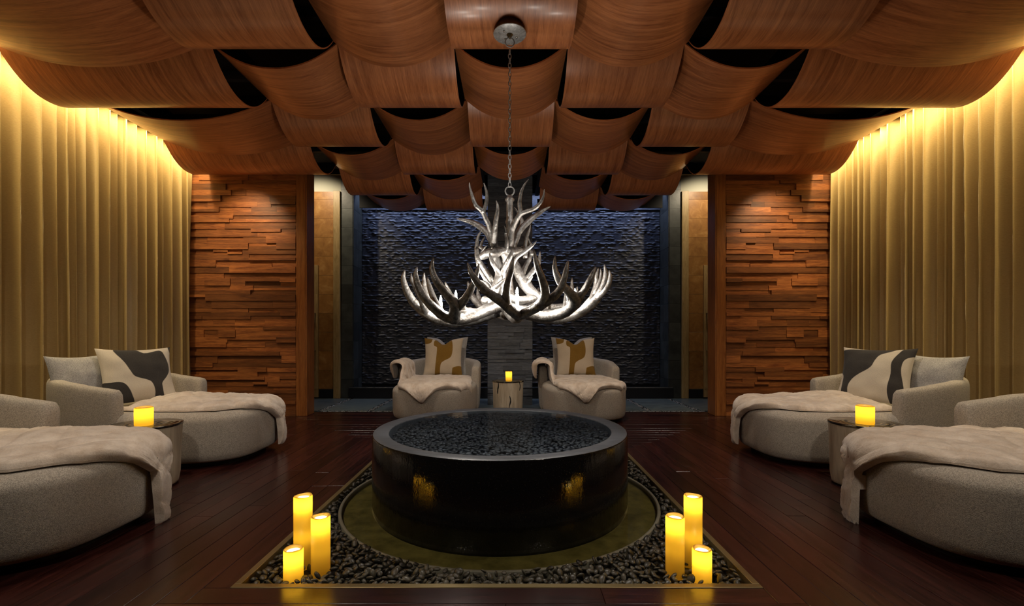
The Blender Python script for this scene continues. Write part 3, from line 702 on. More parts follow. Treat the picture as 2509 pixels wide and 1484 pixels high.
# ================================================================== CHAISES
HW, TIP, BACK, NEXP = 0.52, 0.90, -0.70, 3.4
def outline(a, ins=0.0):
    c, s = math.cos(a), math.sin(a); ax = (TIP - BACK) / 2 - ins; ay = HW - ins
    return ((TIP + BACK) / 2 + ax * math.copysign(abs(c) ** (2 / NEXP), c), ay * math.copysign(abs(s) ** (2 / NEXP), s))
SEAT = 0.435
def seat_z(ins):
    """height of the cushion a distance ins inside its outline."""
    t = min(max(ins / 0.10, 0), 1); return SEAT - 0.075 * (1 - math.sqrt(max(0, 1 - (1 - t) ** 2))) + 0.006 * min(1, max(0, (ins - 0.1) / 0.3))
def make_chaise():
    t = empty('chaise_lounge', label='boucle chaise', cat='chaise', group='round boucle chaises around the fountain')
    n = 112; rings = [(0.042, 0.075), (0.043, 0.045), (0.050, 0.026), (0.068, 0.012), (0.11, 0.003), (0.22, 0.0), (0.30, 0.0), (0.36, 0.0)] + [(seat_z(i), i) for i in (0.004, 0.012, 0.025, 0.045, 0.07, 0.1, 0.16, 0.26, 0.38, 0.47)]
    V = []; F = []
    for z, ins in rings:
        for k in range(n): p = outline(2 * PI * k / n, ins); V.append((p[0], p[1], z))
    for j in range(len(rings) - 1):
        for k in range(n): k2 = (k + 1) % n; F.append((j * n + k, j * n + k2, (j + 1) * n + k2, (j + 1) * n + k))
    F.append(tuple(range((len(rings) - 1) * n, len(rings) * n))); F.append(tuple(range(n - 1, -1, -1)))
    mesh('seat', V, F, M['boucle'], t)
    V = []; F = []
    for z, ins in ((0, 0.10), (0.046, 0.10)):
        for k in range(n): p = outline(2 * PI * k / n, ins); V.append((p[0], p[1], z))
    for k in range(n): k2 = (k + 1) % n; F.append((k, k2, n + k2, n + k))
    F.append(tuple(range(n - 1, -1, -1))); F.append(tuple(range(n, 2 * n)))
    mesh('plinth', V, F, M['plinth'], t, smooth=False)
    # wrap-around back and arms
    path = [(0.0 - 0.08 * i, -0.49) for i in range(4)]
    for k in range(25):
        a = -PI / 2 - PI * k / 24; path.append((-0.26 + 0.49 * math.cos(a), 0.49 * math.sin(a)))
    path += [(-0.24 + 0.08 * i, 0.49) for i in range(4)]
    V = []; F = []; m = 18; th = 0.062; N_ = len(path)
    for i, (x, y) in enumerate(path):
        a = path[max(i - 1, 0)]; b = path[min(i + 1, N_ - 1)]; tx, ty = b[0] - a[0], b[1] - a[1]; L = math.hypot(tx, ty); nxn, nyn = ty / L, -tx / L   # inward/outward normal
        u = abs(i / (N_ - 1) * 2 - 1); H = 0.72 - 0.09 * u ** 2.2
        for k in range(m):
            # rounded-rectangle section: k runs round
            q = 2 * PI * k / m; c, s_ = math.cos(q), math.sin(q)
            o_ = th * math.copysign(abs(c) ** 0.55, c); z = (H + 0.02) / 2 + (H - 0.02) / 2 * math.copysign(abs(s_) ** 0.22, s_)
            lean = 0.022 * (z / H - 0.5)
            sh = 1.0
            px_, py_ = x + (o_ + lean) * nxn * -1, y + (o_ + lean) * nyn * -1
            if i in (0, N_ - 1): px_ += 0.012; 
            V.append((px_, py_, z))
    for i in range(N_ - 1):
        for k in range(m): k2 = (k + 1) % m; F.append((i * m + k, (i + 1) * m + k, (i + 1) * m + k2, i * m + k2))
    # closed, slightly pillowed arm fronts
    for i, s_ in ((0, 1), (N_ - 1, -1)):
        base = len(V); cxx = sum(V[i * m + k][0] for k in range(m)) / m; cyy = sum(V[i * m + k][1] for k in range(m)) / m; czz = sum(V[i * m + k][2] for k in range(m)) / m
        for k in range(m): p = V[i * m + k]; V.append((p[0] + 0.010, cyy + (p[1] - cyy) * 0.72, czz + (p[2] - czz) * 0.94))
        for k in range(m):
            k2 = (k + 1) % m; q = (i * m + k, i * m + k2, base + k2, base + k); F.append(q if s_ > 0 else q[::-1])
        q = tuple(range(base, base + m)); F.append(q if s_ > 0 else q[::-1])
    o = mesh('backrest', V, F, M['boucle'], t)
    sm = o.modifiers.new('soft', 'SUBSURF'); sm.levels = 1; sm.render_levels = 1
    return t
def dup(root, loc, rz, label):
    r_ = root.copy(); C.objects.link(r_); r_.location = loc; r_.rotation_euler = (0, 0, rz); r_['label'] = label
    for ch in root.children: c = ch.copy(); C.objects.link(c); c.parent = r_
    return r_
CH = [((-3.07, 4.05, 0), 0, 'round boucle chaise behind the left stump table, charcoal print pillow on it'),
      ((3.02, 4.05, 0), PI, 'round boucle chaise behind the right stump table, charcoal print pillow on it'),
      ((-2.92, 2.40, 0), 0, 'boucle chaise cut off by the left edge of the picture'),
      ((2.87, 2.40, 0), PI, 'boucle chaise cut off by the right edge of the picture'),
      ((-0.985, 6.28, 0), -PI / 2, 'boucle chaise behind the fountain, left of the stone pillar'),
      ((0.94, 6.28, 0), -PI / 2, 'boucle chaise behind the fountain, right of the stone pillar')]
c0 = make_chaise(); c0.location = CH[0][0]; c0.rotation_euler = (0, 0, CH[0][1]); c0['label'] = CH[0][2]
for c_ in CH[1:]: dup(c0, *c_)

# ================================================================== FUR THROWS
def throw(loc, rz, mir, label, ynear, yfar, t0, t1, seed, arm=None, na=150, nb=84, th=0.052, loft=()):
    """A quilted blanket laid along the seat (local x) and hung over the tip.  ynear/yfar: (t, y) knots across.
    arm: carries the +y side up and over the arm."""
    r = random.Random(seed); rho = 0.09
    def base(t, y):
        # across: climb the arm if asked
        zz = None
        if arm:
            s = y; y_in = 0.415
            if s > y_in:
                e = s - y_in; up = arm['h'] - SEAT - 0.02
                if e < up: y = y_in + 0.02 * math.sin(e / up * PI / 2); zz = SEAT + 0.01 + e
                else:
                    e -= up; R = 0.078
                    if e < PI * R: a = e / R; y = y_in + 0.02 + R - R * math.cos(a); zz = arm['h'] + 0.0 + R * 0.55 * math.sin(a)
                    else: y = y_in + 0.02 + 2 * R; zz = arm['h'] - (e - PI * R)
        k = min(abs(y) / (HW - 0.02), 0.999); xe = (TIP + BACK) / 2 + (TIP - BACK) / 2 * (1 - k ** NEXP) ** (1 / NEXP)
        if zz is not None: return Vector((t, y, zz))
        z0 = seat_z(max(0.0, HW - abs(y))) + 0.004
        e = t - (xe - rho)
        if e < 0: return Vector((t, y, z0))
        if e < rho * PI / 2: a = e / rho; return Vector((xe - rho + (rho + 0.012) * math.sin(a), y, z0 - (rho) * (1 - math.cos(a))))
        dn = e - rho * PI / 2
        return Vector((xe + 0.014 + 0.02 * math.sin(min(dn, 0.3) * 6), y, z0 - rho - dn))
    G = []
    for i in range(na + 1):
        a = i / na; t = t0 + (t1 - t0) * a
        yn = np.interp(t, [k[0] for k in ynear], [k[1] for k in ynear]); yf = np.interp(t, [k[0] for k in yfar], [k[1] for k in yfar])
        row = []
        for j in range(nb + 1):
            b = j / nb; wob = 0.012 * mnoise.noise(Vector((t * 6, seed * 3.1, 5 * b)))
            y = yn + (yf - yn) * b + wob
            row.append((t + 0.010 * mnoise.noise(Vector((seed, 4 * b, t * 3))), y))
        G.append(row)
    Bp = [[base(*q) for q in row] for row in G]; V = []
    H = np.zeros((na + 1, nb + 1)); top = []
    for i in range(na + 1):
        for j in range(nb + 1):
            p = Bp[i][j]
            du = Bp[min(i + 1, na)][j] - Bp[max(i - 1, 0)][j]; dv = Bp[i][min(j + 1, nb)] - Bp[i][max(j - 1, 0)]
            nn = du.cross(dv)
            if nn.length < 1e-9: nn = Vector((1, 0, 0))
            nn.normalize()
            t, y = G[i][j]
            ed = min(min(i, na - i) / na * (t1 - t0), min(j, nb - j) / nb * 0.7); e = min(1, ed / 0.06); prof = 0.26 + 0.74 * math.sqrt(max(0, 1 - (1 - e) ** 2))
            # quilting: diamond stitch lines, soft wrinkles
            wv = 0.10 * mnoise.noise(Vector((t * 4, y * 4, seed * 2.2))); q1 = abs(math.sin((t + y * 0.8 + wv) * 11)); q2 = abs(math.sin((t - y * 0.8 - wv) * 11 + 0.6)); qu = min(q1, q2) ** 0.4
            h = th * prof * (0.66 + 0.36 * qu) + 0.014 * prof * mnoise.noise(Vector((t * 7 + seed, y * 7, 0)))
            h += 0.0035 * prof * mnoise.noise(Vector((t * 60, y * 60, seed))) + 0.002 * prof * mnoise.noise(Vector((t * 140, y * 140, seed + 3)))
            for (lt, ly, lr, lh) in loft: h += lh * prof * math.exp(-((t - lt) ** 2 + (y - ly) ** 2) / lr ** 2)
            top.append(p + nn * max(h, 0.002)); V.append(p + nn * 0.0015)
    n1 = len(V); V += top; F = []; w_ = nb + 1
    for i in range(na):
        for j in range(nb):
            a = i * w_ + j; q = (a, a + 1, a + w_ + 1, a + w_); F.append(q); F.append(tuple(n1 + k for k in q[::-1]))
    for i in range(na):
        for j in (0, nb): a = i * w_ + j; q = (a, a + w_, n1 + a + w_, n1 + a); F.append(q if j == nb else q[::-1])
    for j in range(nb):
        for i in (0, na): a = i * w_ + j; q = (a, a + 1, n1 + a + 1, n1 + a); F.append(q[::-1] if i == na else q)
    if mir: V = [(p.x, -p.y, p.z) for p in V]; F = [q[::-1] for q in F]
    o = mesh('fur_throw', V, F, M['fur']); o.data.set_sharp_from_angle(angle=math.radians(62)); o.location = loc; o.rotation_euler = (0, 0, rz)
    return tag(o, label, 'throw', 'fur throws on the chaises')
yn_s = [(-0.5, -0.30), (0.1, -0.38), (0.45, -0.40), (0.68, -0.36), (0.84, -0.20), (0.93, 0.02), (1.01, 0.13), (1.5, 0.165)]
yf_s = [(-0.5, 0.40), (0.5, 0.47), (0.80, 0.42), (0.91, 0.31), (1.00, 0.245), (1.5, 0.225)]
throw(CH[0][0], 0, False, 'cream fur throw on the chaise behind the left stump table', yn_s, yf_s, -0.10, 1.25, 1, loft=((0.12, 0.1, 0.22, 0.05),))
throw(CH[1][0], PI, True, 'cream fur throw on the chaise behind the right stump table', yn_s, yf_s, -0.10, 1.25, 2, loft=((0.12, 0.1, 0.24, 0.06),))
throw(CH[2][0], 0, False, 'cream fur throw hanging off the chaise at the left picture edge', yn_s, yf_s, -0.25, 1.31, 3, loft=((0.4, 0.1, 0.3, 0.03),))
throw(CH[3][0], PI, True, 'cream fur throw hanging off the chaise at the right picture edge', yn_s, yf_s, -0.25, 1.31, 4, loft=((0.3, 0.1, 0.3, 0.03),))
yn_b = [(-0.3, -0.43), (0.30, -0.47), (0.62, -0.47), (0.80, -0.38), (0.90, -0.10), (1.04, 0.04)]
yf_b = [(-0.3, 1.02), (0.10, 1.02), (0.34, 0.60), (0.50, 0.47), (0.80, 0.36), (0.92, 0.22), (1.04, 0.08)]
ARM = {'h': 0.645}
throw(CH[4][0], -PI / 2, True, 'cream fur throw on the chaise left of the stone pillar', yn_b, yf_b, -0.30, 1.04, 5, arm=ARM, nb=110)
throw(CH[5][0], -PI / 2, True, 'cream fur throw on the chaise right of the stone pillar', yn_b, yf_b, -0.30, 1.04, 6, arm=ARM, nb=110)

# ================================================================== PILLOWS
def sdf(p, poly):
    d = 1e9; inside = False; n = len(poly)
    for i in range(n):
        a, b = poly[i], poly[(i + 1) % n]; ex, ey = b[0] - a[0], b[1] - a[1]; wx, wy = p[0] - a[0], p[1] - a[1]
        t = max(0, min(1, (wx * ex + wy * ey) / (ex * ex + ey * ey + 1e-12))); d = min(d, math.hypot(wx - ex * t, wy - ey * t))
        if (a[1] > p[1]) != (b[1] > p[1]) and p[0] < a[0] + (p[1] - a[1]) / (b[1] - a[1]) * ex: inside = not inside
    return d if inside else -d
def smooth_poly(P, sub=4):
    n = len(P); out = []
    for i in range(n):
        a, b, c, d = (np.array(P[(i + k - 1) % n], float) for k in range(4))
        for t in np.linspace(0, 1, sub, endpoint=False): out.append(tuple(0.5 * ((2 * b) + (c - a) * t + (2 * a - 5 * b + 4 * c - d) * t * t + (3 * b - a - 3 * c + d) * t ** 3)))
    return out
def pillow(loc, rot, size, mat, label, group, shapes=(), seed=0, fat=0.076, chop=0.0):
    """stands in its local x-z plane, front towards local -y; rests on z=0."""
    n = 56; V = []; F = []; A = []; S = [smooth_poly(p) for p in shapes]
    for side in (-1, 1):
        for i in range(n + 1):
            for j in range(n + 1):
                u, v_ = i / n * 2 - 1, j / n * 2 - 1
                # pinched edges, pointed corners
                pin = 0.095
                x = u * (1 - pin * (1 - v_ * v_)) ; z = v_ * (1 - pin * (1 - u * u))
                if v_ > 0: z -= chop * math.exp(-(u / 0.28) ** 2) * v_ ** 3
                k = max(0, (1 - abs(u) ** 2.4)) * max(0, (1 - abs(v_) ** 2.4)); y = side * fat * k ** 0.62
                y += 0.010 * mnoise.noise(Vector((u * 2.4 + seed, v_ * 2.4, side * 1.3))) * (k > 0) * min(1, k * 4)
                V.append((x * size / 2, y - 0.0 , (z + 1) * size / 2))
                if side < 0 and S: q = ((u + 1) / 2, (1 - v_) / 2); A.append(max(sdf(q, p) for p in S))
                else: A.append(-1.0)
    m = (n + 1) ** 2
    for s_ in (0, 1):
        for i in range(n):
            for j in range(n):
                a = s_ * m + i * (n + 1) + j; q = (a, a + n + 1, a + n + 2, a + 1); F.append(q if s_ == 0 else q[::-1])
    o = mesh('pillow', V, F, mat); at_ = o.data.attributes.new('print', 'FLOAT', 'POINT'); at_.data.foreach_set('value', A)
    o.location = loc; o.rotation_euler = rot
    return tag(o, label, 'pillow', group)
CHA_L = [[(.229, .0), (.23, .115), (.27, .22), (.32, .33), (.36, .45), (.42, .57), (.59, .655), (.65, .71), (.68, .87), (.66, 1.1), (.79, 1.1), (.80, .80), (.81, .70), (.90, .58), (.955, .47), (.955, .33), (.91, .18), (.83, .06), (.60, .10), (.45, -.05)],
         [(-.08, .64), (.10, .635), (.22, .65), (.30, .72), (.37, .90), (.385, 1.1), (-.08, 1.1)], [(.96, -.05), (1.08, -.05), (1.08, .22), (1.01, .14)]]
CHA_R = [[(-.03, .12), (.02, .06), (.2, .02), (.45, .0), (.79, -.04), (.70, .05), (.56, .13), (.50, .26), (.46, .40), (.31, .53), (.20, .65), (.16, .80), (.21, 1.1), (.10, 1.1), (.05, .73), (.04, .56), (-.03, .45), (-.03, .3)],
         [(.82, .02), (.9, -.06), (1.08, -.06), (1.05, .12), (.9, .22), (.88, .42), (.93, .70), (.93, .9), (.88, 1.1), (.78, 1.1), (.74, .97), (.72, .8), (.75, .5), (.74, .28)]]
OCH = [[(-.05, -.08), (.2, -.06), (.2, .06), (.15, .13), (.02, .16), (-.08, .14)],
       [(.27, .04), (.4, -.1), (.6, -.1), (.71, .02), (.76, .22), (.76, .42), (.70, .54), (.52, .64), (.45, .75), (.42, 1.1), (.31, 1.1), (.315, .66), (.34, .28), (.31, .22), (.25, .18)],
       [(.76, .84), (.80, .79), (.90, .75), (.99, .74), (1.1, .78), (1.1, 1.1), (.76, 1.1)]]
def aim(dx, dy): return math.atan2(dy, dx) + PI / 2      # rotation so the front (-y) looks along (dx, dy)
ZP = 0.455
pillow((-3.215, 3.985, ZP), (D(-26), 0, aim(0.80, -0.60)), 0.54, M['pillow_charcoal'], 'cream pillow with charcoal shapes on the left side chaise', 'charcoal print pillows', CHA_L, 1)
pillow((-3.535, 3.80, ZP - 0.01), (D(-13), 0, aim(0.97, -0.22)), 0.455, M['boucle_grey'], 'plain grey pillow behind the charcoal print one on the left', 'plain grey pillows', (), 2)
pillow((3.135, 3.985, ZP), (D(-26), 0, aim(-0.80, -0.60)), 0.54, M['pillow_charcoal'], 'cream pillow with charcoal shapes on the right side chaise', 'charcoal print pillows', CHA_R, 3)
pillow((3.465, 3.80, ZP - 0.01), (D(-13), 0, aim(-0.97, -0.22)), 0.455, M['boucle_grey'], 'plain grey pillow behind the charcoal print one on the right', 'plain grey pillows', (), 4)
pillow((-0.99, 6.62, ZP), (D(-13), 0, 0), 0.575, M['pillow_ochre'], 'cream pillow with ochre shapes left of the stone pillar', 'ochre print pillows', OCH, 5, chop=0.26)
pillow((-0.965, 6.83, ZP - 0.035), (D(-12), 0, 0), 0.625, M['boucle_grey'], 'plain grey pillow behind the ochre print one, left of the pillar', 'plain grey pillows', (), 6, chop=0.3)
pillow((0.945, 6.62, ZP), (D(-13), 0, 0), 0.575, M['pillow_ochre'], 'cream pillow with ochre shapes right of the stone pillar', 'ochre print pillows', OCH, 7, chop=0.26)
pillow((0.92, 6.83, ZP - 0.035), (D(-12), 0, 0), 0.625, M['boucle_grey'], 'plain grey pillow behind the ochre print one, right of the pillar', 'plain grey pillows', (), 8, chop=0.3)

# ================================================================== CHANDELIER
CD = 3.0; CHX = at(1248, 0, CD).x
ch = empty('antler_chandelier', (0, 0, 0), label='silver antler chandelier hanging on a chain over the fountain', cat='chandelier')
PXM = CD / FPX
def P4(u, v_, dy, r): p = at(950 + .2695 * u, 420 + .2695 * v_, CD + dy); return (p.x, p.y, p.z, r * .2695 * PXM * (CD + dy) / CD)
def U4(u, v_, dy, r): p = at(1100 + .1415 * u, 430 + .1415 * v_, CD + dy); return (p.x, p.y, p.z, r * .1415 * PXM * (CD + dy) / CD)
def antler(conv, *lines, n=9, rough=0.14):
    parts = [tubevf([conv(*q) for q in L], n, rough, 5) for L in lines]
    return mesh('antler', *merge(parts), M['antler'], ch)
# upper crown
antler(U4, [(800, 1250, -.03, 62), (745, 1050, -.04, 50), (700, 880, -.06, 46), (630, 730, -.08, 44), (570, 610, -.1, 42), (470, 520, -.12, 38), (410, 370, -.13, 30), (365, 210, -.13, 20), (355, 120, -.13, 7)],
       [(585, 640, -.1, 40), (645, 480, -.12, 34), (655, 320, -.14, 27), (630, 210, -.14, 20), (605, 128, -.14, 7)])
antler(U4, [(785, 1260, -.08, 58), (788, 1050, -.12, 48), (812, 800, -.16, 42), (842, 610, -.18, 33), (840, 510, -.18, 22), (818, 433, -.18, 6)])
antler(U4, [(760, 1190, .03, 55), (660, 985, .05, 58), (510, 865, .08, 54), (355, 795, .1, 40), (225, 762, .11, 26), (133, 746, .12, 7)])
antler(U4, [(1050, 1290, -.05, 66), (1065, 1100, -.06, 64), (1085, 940, -.07, 62), (1165, 765, -.1, 50), (1235, 650, -.12, 46), (1222, 490, -.14, 36), (1245, 310, -.15, 28), (1300, 170, -.16, 18), (1377, 63, -.16, 6)],
       [(1240, 660, -.12, 42), (1350, 618, -.14, 38), (1480, 568, -.16, 36), (1580, 475, -.18, 30), (1638, 350, -.19, 20), (1652, 235, -.2, 6)])
antler(U4, [(1090, 1310, .02, 55), (1160, 1110, .04, 55), (1225, 955, .05, 56), (1350, 820, .07, 54), (1500, 695, .09, 44), (1650, 592, .1, 28), (1762, 533, .1, 6)])
antler(U4, [(1180, 1100, .12, 40), (1265, 820, .14, 36), (1200, 650, .15, 24), (1132, 548, .15, 7)])
antler(U4, [(985, 1330, -.1, 40), (1000, 1150, -.12, 34), (975, 990, -.14, 14)], [(1010, 1000, -.03, 24), (985, 930, -.04, 16), (955, 870, -.05, 5)])
# middle tangle
antler(U4, [(520, 1560, .05, 42), (480, 1380, .04, 36), (480, 1220, .03, 32), (505, 1060, .02, 26), (572, 932, .0, 7)], [(500, 1420, .05, 34), (590, 1290, .02, 26), (655, 1208, 0, 7)])
antler(U4, [(640, 1320, .16, 32), (560, 1230, .18, 28), (580, 1130, .19, 20), (625, 1055, .19, 6)], [(520, 1230, .16, 22), (600, 1280, .15, 28), (700, 1340, .12, 34)])
antler(U4, [(1320, 1430, .1, 40), (1325, 1230, .1, 36), (1345, 1080, .1, 30), (1390, 950, .1, 22), (1412, 838, .1, 6)], [(1340, 1100, .1, 22), (1320, 1050, .1, 8)], [(1420, 1250, .14, 30), (1380, 1130, .14, 26), (1345, 1050, .13, 20)])
antler(U4, [(1090, 1560, -.16, 42), (1170, 1420, -.18, 38), (1300, 1325, -.2, 34), (1430, 1225, -.22, 24), (1517, 1132, -.23, 6)], [(1250, 1230, .12, 14), (1400, 1300, .12, 30), (1440, 1380, .1, 40)])
# burr collar between crown and body
antler(U4, [(560, 1400, -.06, 60), (680, 1340, -.10, 72), (820, 1330, -.12, 70), (960, 1300, -.10, 62), (1080, 1330, -.08, 66), (1200, 1300, -.04, 60), (1330, 1330, .04, 50)], rough=0.45)
antler(U4, [(560, 1380, .06, 50), (760, 1330, .12, 60), (1000, 1320, .14, 60), (1240, 1340, .1, 50)], rough=0.4)
# body: thick antlers dropping to the ring
antler(P4, [(965, 730, -.05, 28), (1005, 850, -.05, 34), (1010, 960, -.06, 38), (975, 1080, -.06, 46), (960, 1180, -.06, 50), (950, 1290, -.06, 52)],
       [(1020, 930, -.12, 30), (985, 880, -.16, 24), (945, 810, -.18, 19), (925, 745, -.18, 6)], [(1025, 930, -.12, 28), (1075, 850, -.17, 26), (1115, 770, -.2, 22), (1140, 700, -.2, 8)],
       [(985, 1050, -.12, 24), (1040, 1000, -.17, 17), (1085, 960, -.2, 6)])
antler(P4, [(1120, 720, .0, 34), (1150, 820, .0, 36), (1190, 920, -.01, 46), (1240, 1010, -.02, 54), (1300, 1090, -.03, 50), (1390, 1160, -.02, 42)],
       [(1215, 960, .06, 26), (1250, 870, .1, 24), (1290, 790, .12, 20), (1300, 720, .12, 8)], [(1235, 1000, -.03, 24), (1310, 920, -.02, 24), (1370, 830, 0, 22), (1385, 725, .02, 5)],
       [(1255, 1030, -.05, 18), (1290, 990, -.06, 14), (1318, 952, -.07, 4)])
antler(P4, [(960, 1010, .05, 26), (890, 900, .03, 26), (830, 800, .02, 22), (812, 700, .02, 18)], [(950, 1060, .07, 22), (880, 960, .06, 22), (830, 860, .05, 18), (820, 800, .05, 8)],
       [(945, 1090, .0, 18), (900, 1020, -.02, 16), (840, 985, -.03, 4)])
antler(P4, [(1090, 740, .14, 40), (1080, 900, .16, 48), (1090, 1050, .16, 56), (1110, 1200, .14, 60), (1110, 1280, .1, 56)])
antler(P4, [(1000, 700, -.1, 26), (1070, 780, -.06, 34), (1050, 900, 0, 38), (1040, 1030, .02, 40), (1030, 1250, .0, 52)])
antler(P4, [(1190, 740, .08, 26), (1270, 700, .1, 22), (1310, 650, .1, 5)])
# ring of large antlers
antler(P4, [(1040, 1250, .05, 66), (920, 1290, .06, 62), (800, 1340, .06, 56), (620, 1365, .05, 48), (460, 1345, .04, 46), (345, 1285, .03, 48), (235, 1190, .02, 40), (168, 1075, .02, 32), (142, 970, .02, 22), (153, 895, .02, 6)],
       [(350, 1290, .03, 40), (330, 1230, -.02, 34), (300, 1160, -.05, 26), (250, 1050, -.05, 22), (218, 985, -.05, 14), (213, 925, -.05, 4)],
       [(470, 1340, .04, 40), (400, 1250, .12, 32), (345, 1100, .18, 26), (330, 1000, .2, 20), (332, 920, .2, 5)])
antler(P4, [(1010, 1220, -.08, 60), (900, 1260, -.14, 56), (760, 1320, -.22, 52), (640, 1345, -.30, 50), (520, 1315, -.36, 48), (420, 1240, -.40, 44), (330, 1140, -.42, 40), (275, 1030, -.42, 32), (255, 940, -.42, 22), (265, 868, -.42, 6)],
       [(600, 1345, -.32, 58), (612, 1260, -.40, 54), (600, 1190, -.46, 50), (520, 1095, -.52, 42), (440, 990, -.55, 34), (402, 880, -.55, 24), (415, 782, -.55, 6)],
       [(640, 1230, -.42, 46), (715, 1140, -.48, 36), (780, 1020, -.52, 30), (812, 920, -.52, 22), (830, 838, -.52, 6)],
       [(490, 1290, -.34, 36), (430, 1180, -.26, 30), (390, 1080, -.22, 26), (358, 960, -.2, 8)])
antler(P4, [(1100, 1260, -.1, 56), (1150, 1330, -.25, 50), (1185, 1305, -.40, 58), (1130, 1260, -.48, 56), (1050, 1190, -.54, 50), (940, 1120, -.60, 42), (845, 1045, -.64, 36), (765, 935, -.66, 27), (725, 828, -.66, 6)],
       [(1075, 1210, -.52, 46), (1075, 1100, -.58, 38), (1095, 990, -.62, 32), (1125, 880, -.64, 24), (1143, 775, -.64, 6)],
       [(1180, 1310, -.40, 54), (1290, 1268, -.46, 46), (1390, 1200, -.52, 46), (1432, 1110, -.58, 44), (1405, 985, -.62, 36), (1360, 860, -.64, 28), (1325, 705, -.64, 7)],
       [(1370, 1225, -.50, 50), (1470, 1165, -.54, 44), (1560, 1085, -.57, 38), (1605, 970, -.58, 28), (1625, 880, -.58, 22), (1640, 812, -.58, 8)])
antler(P4, [(1150, 1240, -.02, 60), (1290, 1290, -.06, 62), (1420, 1320, -.12, 58), (1560, 1295, -.2, 52), (1660, 1245, -.28, 50), (1705, 1165, -.36, 56), (1630, 1080, -.42, 40), (1555, 985, -.45, 34), (1520, 880, -.46, 24), (1520, 770, -.46, 7)],
       [(1700, 1190, -.34, 46), (1785, 1085, -.38, 34), (1845, 970, -.40, 28), (1892, 868, -.40, 7)],
       [(1620, 1275, -.24, 34), (1618, 1190, -.16, 24), (1612, 1118, -.12, 6)])
antler(P4, [(1250, 1250, .06, 60), (1400, 1320, .06, 56), (1580, 1335, .04, 48), (1740, 1290, .03, 46), (1870, 1190, .02, 42), (1950, 1070, .02, 34), (1982, 950, .02, 24), (1970, 845, .02, 6)],
       [(1760, 1270, .03, 36), (1860, 1150, .1, 32), (1895, 1040, .14, 28), (1900, 950, .14, 20), (1917, 878, .14, 5)],
       [(1900, 1160, .0, 30), (1985, 1070, -.05, 24), (2022, 970, -.06, 20), (2015, 898, -.06, 5)], [(1880, 1120, .05, 22), (1935, 980, .08, 18), (1938, 880, .08, 5)])
antler(P4, [(1080, 1250, .1, 58), (1100, 1300, .25, 52), (1010, 1290, .42, 46), (860, 1230, .52, 40), (760, 1120, .58, 28), (728, 1000, .6, 10)],
       [(1080, 1290, .3, 44), (1250, 1260, .45, 40), (1340, 1160, .54, 30), (1372, 1060, .58, 8)], [(900, 1250, .5, 34), (830, 1150, .56, 24), (815, 1060, .58, 6)])
antler(P4, [(1330, 1240, .12, 46), (1480, 1240, .24, 40), (1640, 1220, .32, 34), (1670, 1100, .36, 24), (1675, 965, .38, 6)], [(1650, 1200, .34, 24), (1712, 1110, .36, 18), (1724, 1045, .36, 5)])
antler(P4, [(820, 1290, .12, 44), (700, 1270, .2, 42), (600, 1220, .28, 34), (555, 1100, .3, 26), (520, 1002, .3, 6)])
antler(P4, [(1060, 1120, -.03, 40), (1180, 1170, -.06, 40), (1320, 1150, -.04, 40), (1390, 1120, .02, 30)], [(880, 1180, .04, 46), (1000, 1160, -.02, 40), (1130, 1190, -.06, 36)], rough=0.3)
# hub, stem, ring, chain, canopy
c_ = at(950 + .2695 * 1105, 420 + .2695 * 1300, CD)
v, f = lathe([(0.0005, -.035), (.03, -.035), (.055, -.02), (.062, 0), (.055, .02), (.0005, .03)], 24, c_); mesh('hub', v, f, M['antler'], ch)
z1 = at(0, 487, CD).z; z0 = at(0, 600, CD).z; c_ = (at(1249, 0, CD).x, CD, 0)
v, f = lathe([(.030, z0), (.024, z0 + .06), (.022, z1 - .17), (.028, z1 - .16), (.029, z1 - .145), (.022, z1 - .135), (.021, z1 - .02), (.030, z1 - .012), (.031, z1 - .002), (.024, z1 + .004), (.016, z1 + .022), (.0005, z1 + .024)], 20, c_)
mesh('stem', v, f, M['antler'], ch)
def torus(R, rr_, sx=1.0, n=24, m=8): return tubevf([(R * math.cos(2 * PI * k / n), 0, R * sx * math.sin(2 * PI * k / n), rr_) for k in range(n)], m, 0, 1, True)
o = mesh('hanging_ring', *torus(0.029, 0.0045), M['pewter'], ch); o.location = (c_[0], CD, at(0, 468, CD).z)
zt_ = at(0, 121, CD).z; zb_ = at(0, 458, CD).z; lv = torus(0.0095, 0.0030, 1.9, 16, 6); link0 = None; nl = 30
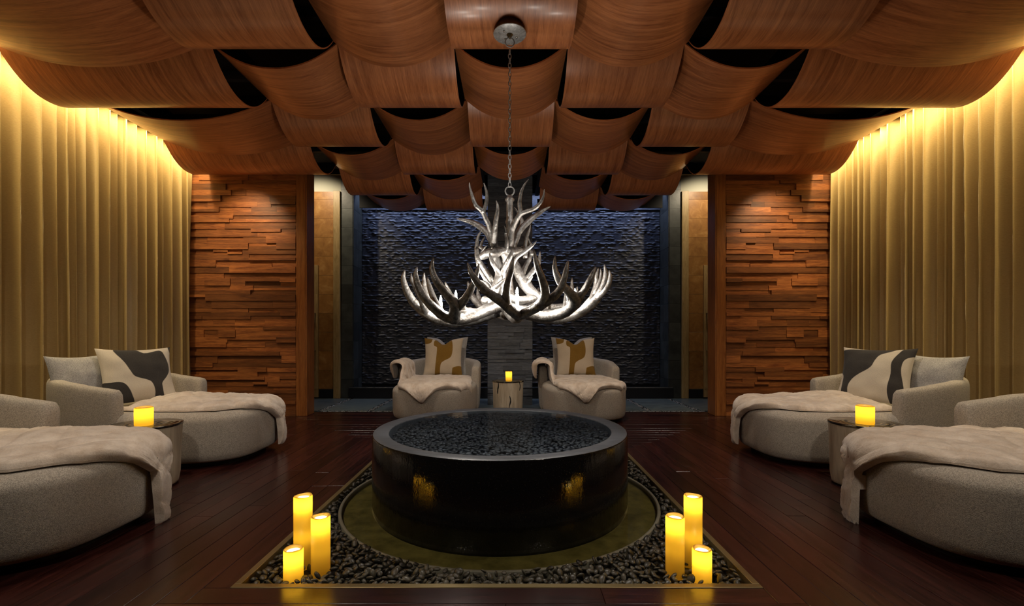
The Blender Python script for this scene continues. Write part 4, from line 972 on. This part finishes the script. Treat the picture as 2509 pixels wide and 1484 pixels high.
for k in range(nl):
    zc = zb_ + (zt_ - zb_) * (k + 0.5) / nl
    if link0 is None: link0 = mesh('chain_link', *lv, M['pewter'], ch); o = link0
    else: o = link0.copy(); C.objects.link(o); o.parent = ch
    o.location = (c_[0], CD, zc); o.rotation_euler = (0, 0, (PI / 2 if k % 2 else 0) + 0.35)
zc = at(0, 85, CD).z
v, f = lathe([(.0005, .0), (.106, .0), (.108, .003), (.107, .007), (.094, .008)], 48, (c_[0], CD, zc)); mesh('canopy', v, f, M['pewter'], ch)
v, f = lathe([(.094, .008), (.094, .052), (.0005, .052)], 48, (c_[0], CD, zc)); mesh('canopy_side', v, f, M['bronze'], ch)
for a in (0.5, 2.2, 3.9):
    v, f = lathe([(.0005, -.006), (.006, -.005), (.008, .0)], 12, (c_[0] + .052 * math.cos(a), CD + .052 * math.sin(a), zc)); mesh('screw', v, f, M['steel'], ch)
v, f = lathe([(.0005, -.026), (.008, -.024), (.012, -.014), (.020, -.004), (.021, 0)], 20, (c_[0], CD, zc)); mesh('loop_cap', v, f, M['bronze'], ch)
o = mesh('canopy_ring', *torus(0.030, 0.0045), M['pewter'], ch); o.location = (c_[0], CD, zc - 0.05); o.rotation_euler = (0, 0, 0.1)
# candle sleeves and bulbs
for (bx, by, dy, hl) in ((1080, 735, -.04, 26), (1117, 722, .16, 30), (1136, 737, -.26, 20), (1267, 715, -.16, 46), (1345, 733, -.30, 22), (1409, 718, .02, 26)):
    p = at(bx, by, CD + dy); L = hl * PXM
    v, f = lathe([(.0005, -L), (.0115, -L), (.012, -.016), (.010, -.014), (.0005, -.014)], 16, p); s_ = mesh('candle_sleeve', v, f, M['sleeve'], ch)
    v, f = lathe([(.0005, -.014), (.006, -.013), (.0095, -.002), (.008, .010), (.004, .022), (.0005, .032)], 14, p); mesh('bulb', v, f, M['bulb'], s_)
    d = bpy.data.lights.new('bulb_light', 'POINT'); d.energy = 2.6 if bx == 1267 else 6.8; d.color = (1.0, 0.92, 0.82); d.shadow_soft_size = 0.02
    o = bpy.data.objects.new('bulb_light', d); C.objects.link(o); o.parent = ch; o.location = (p.x, p.y, p.z + 0.045)
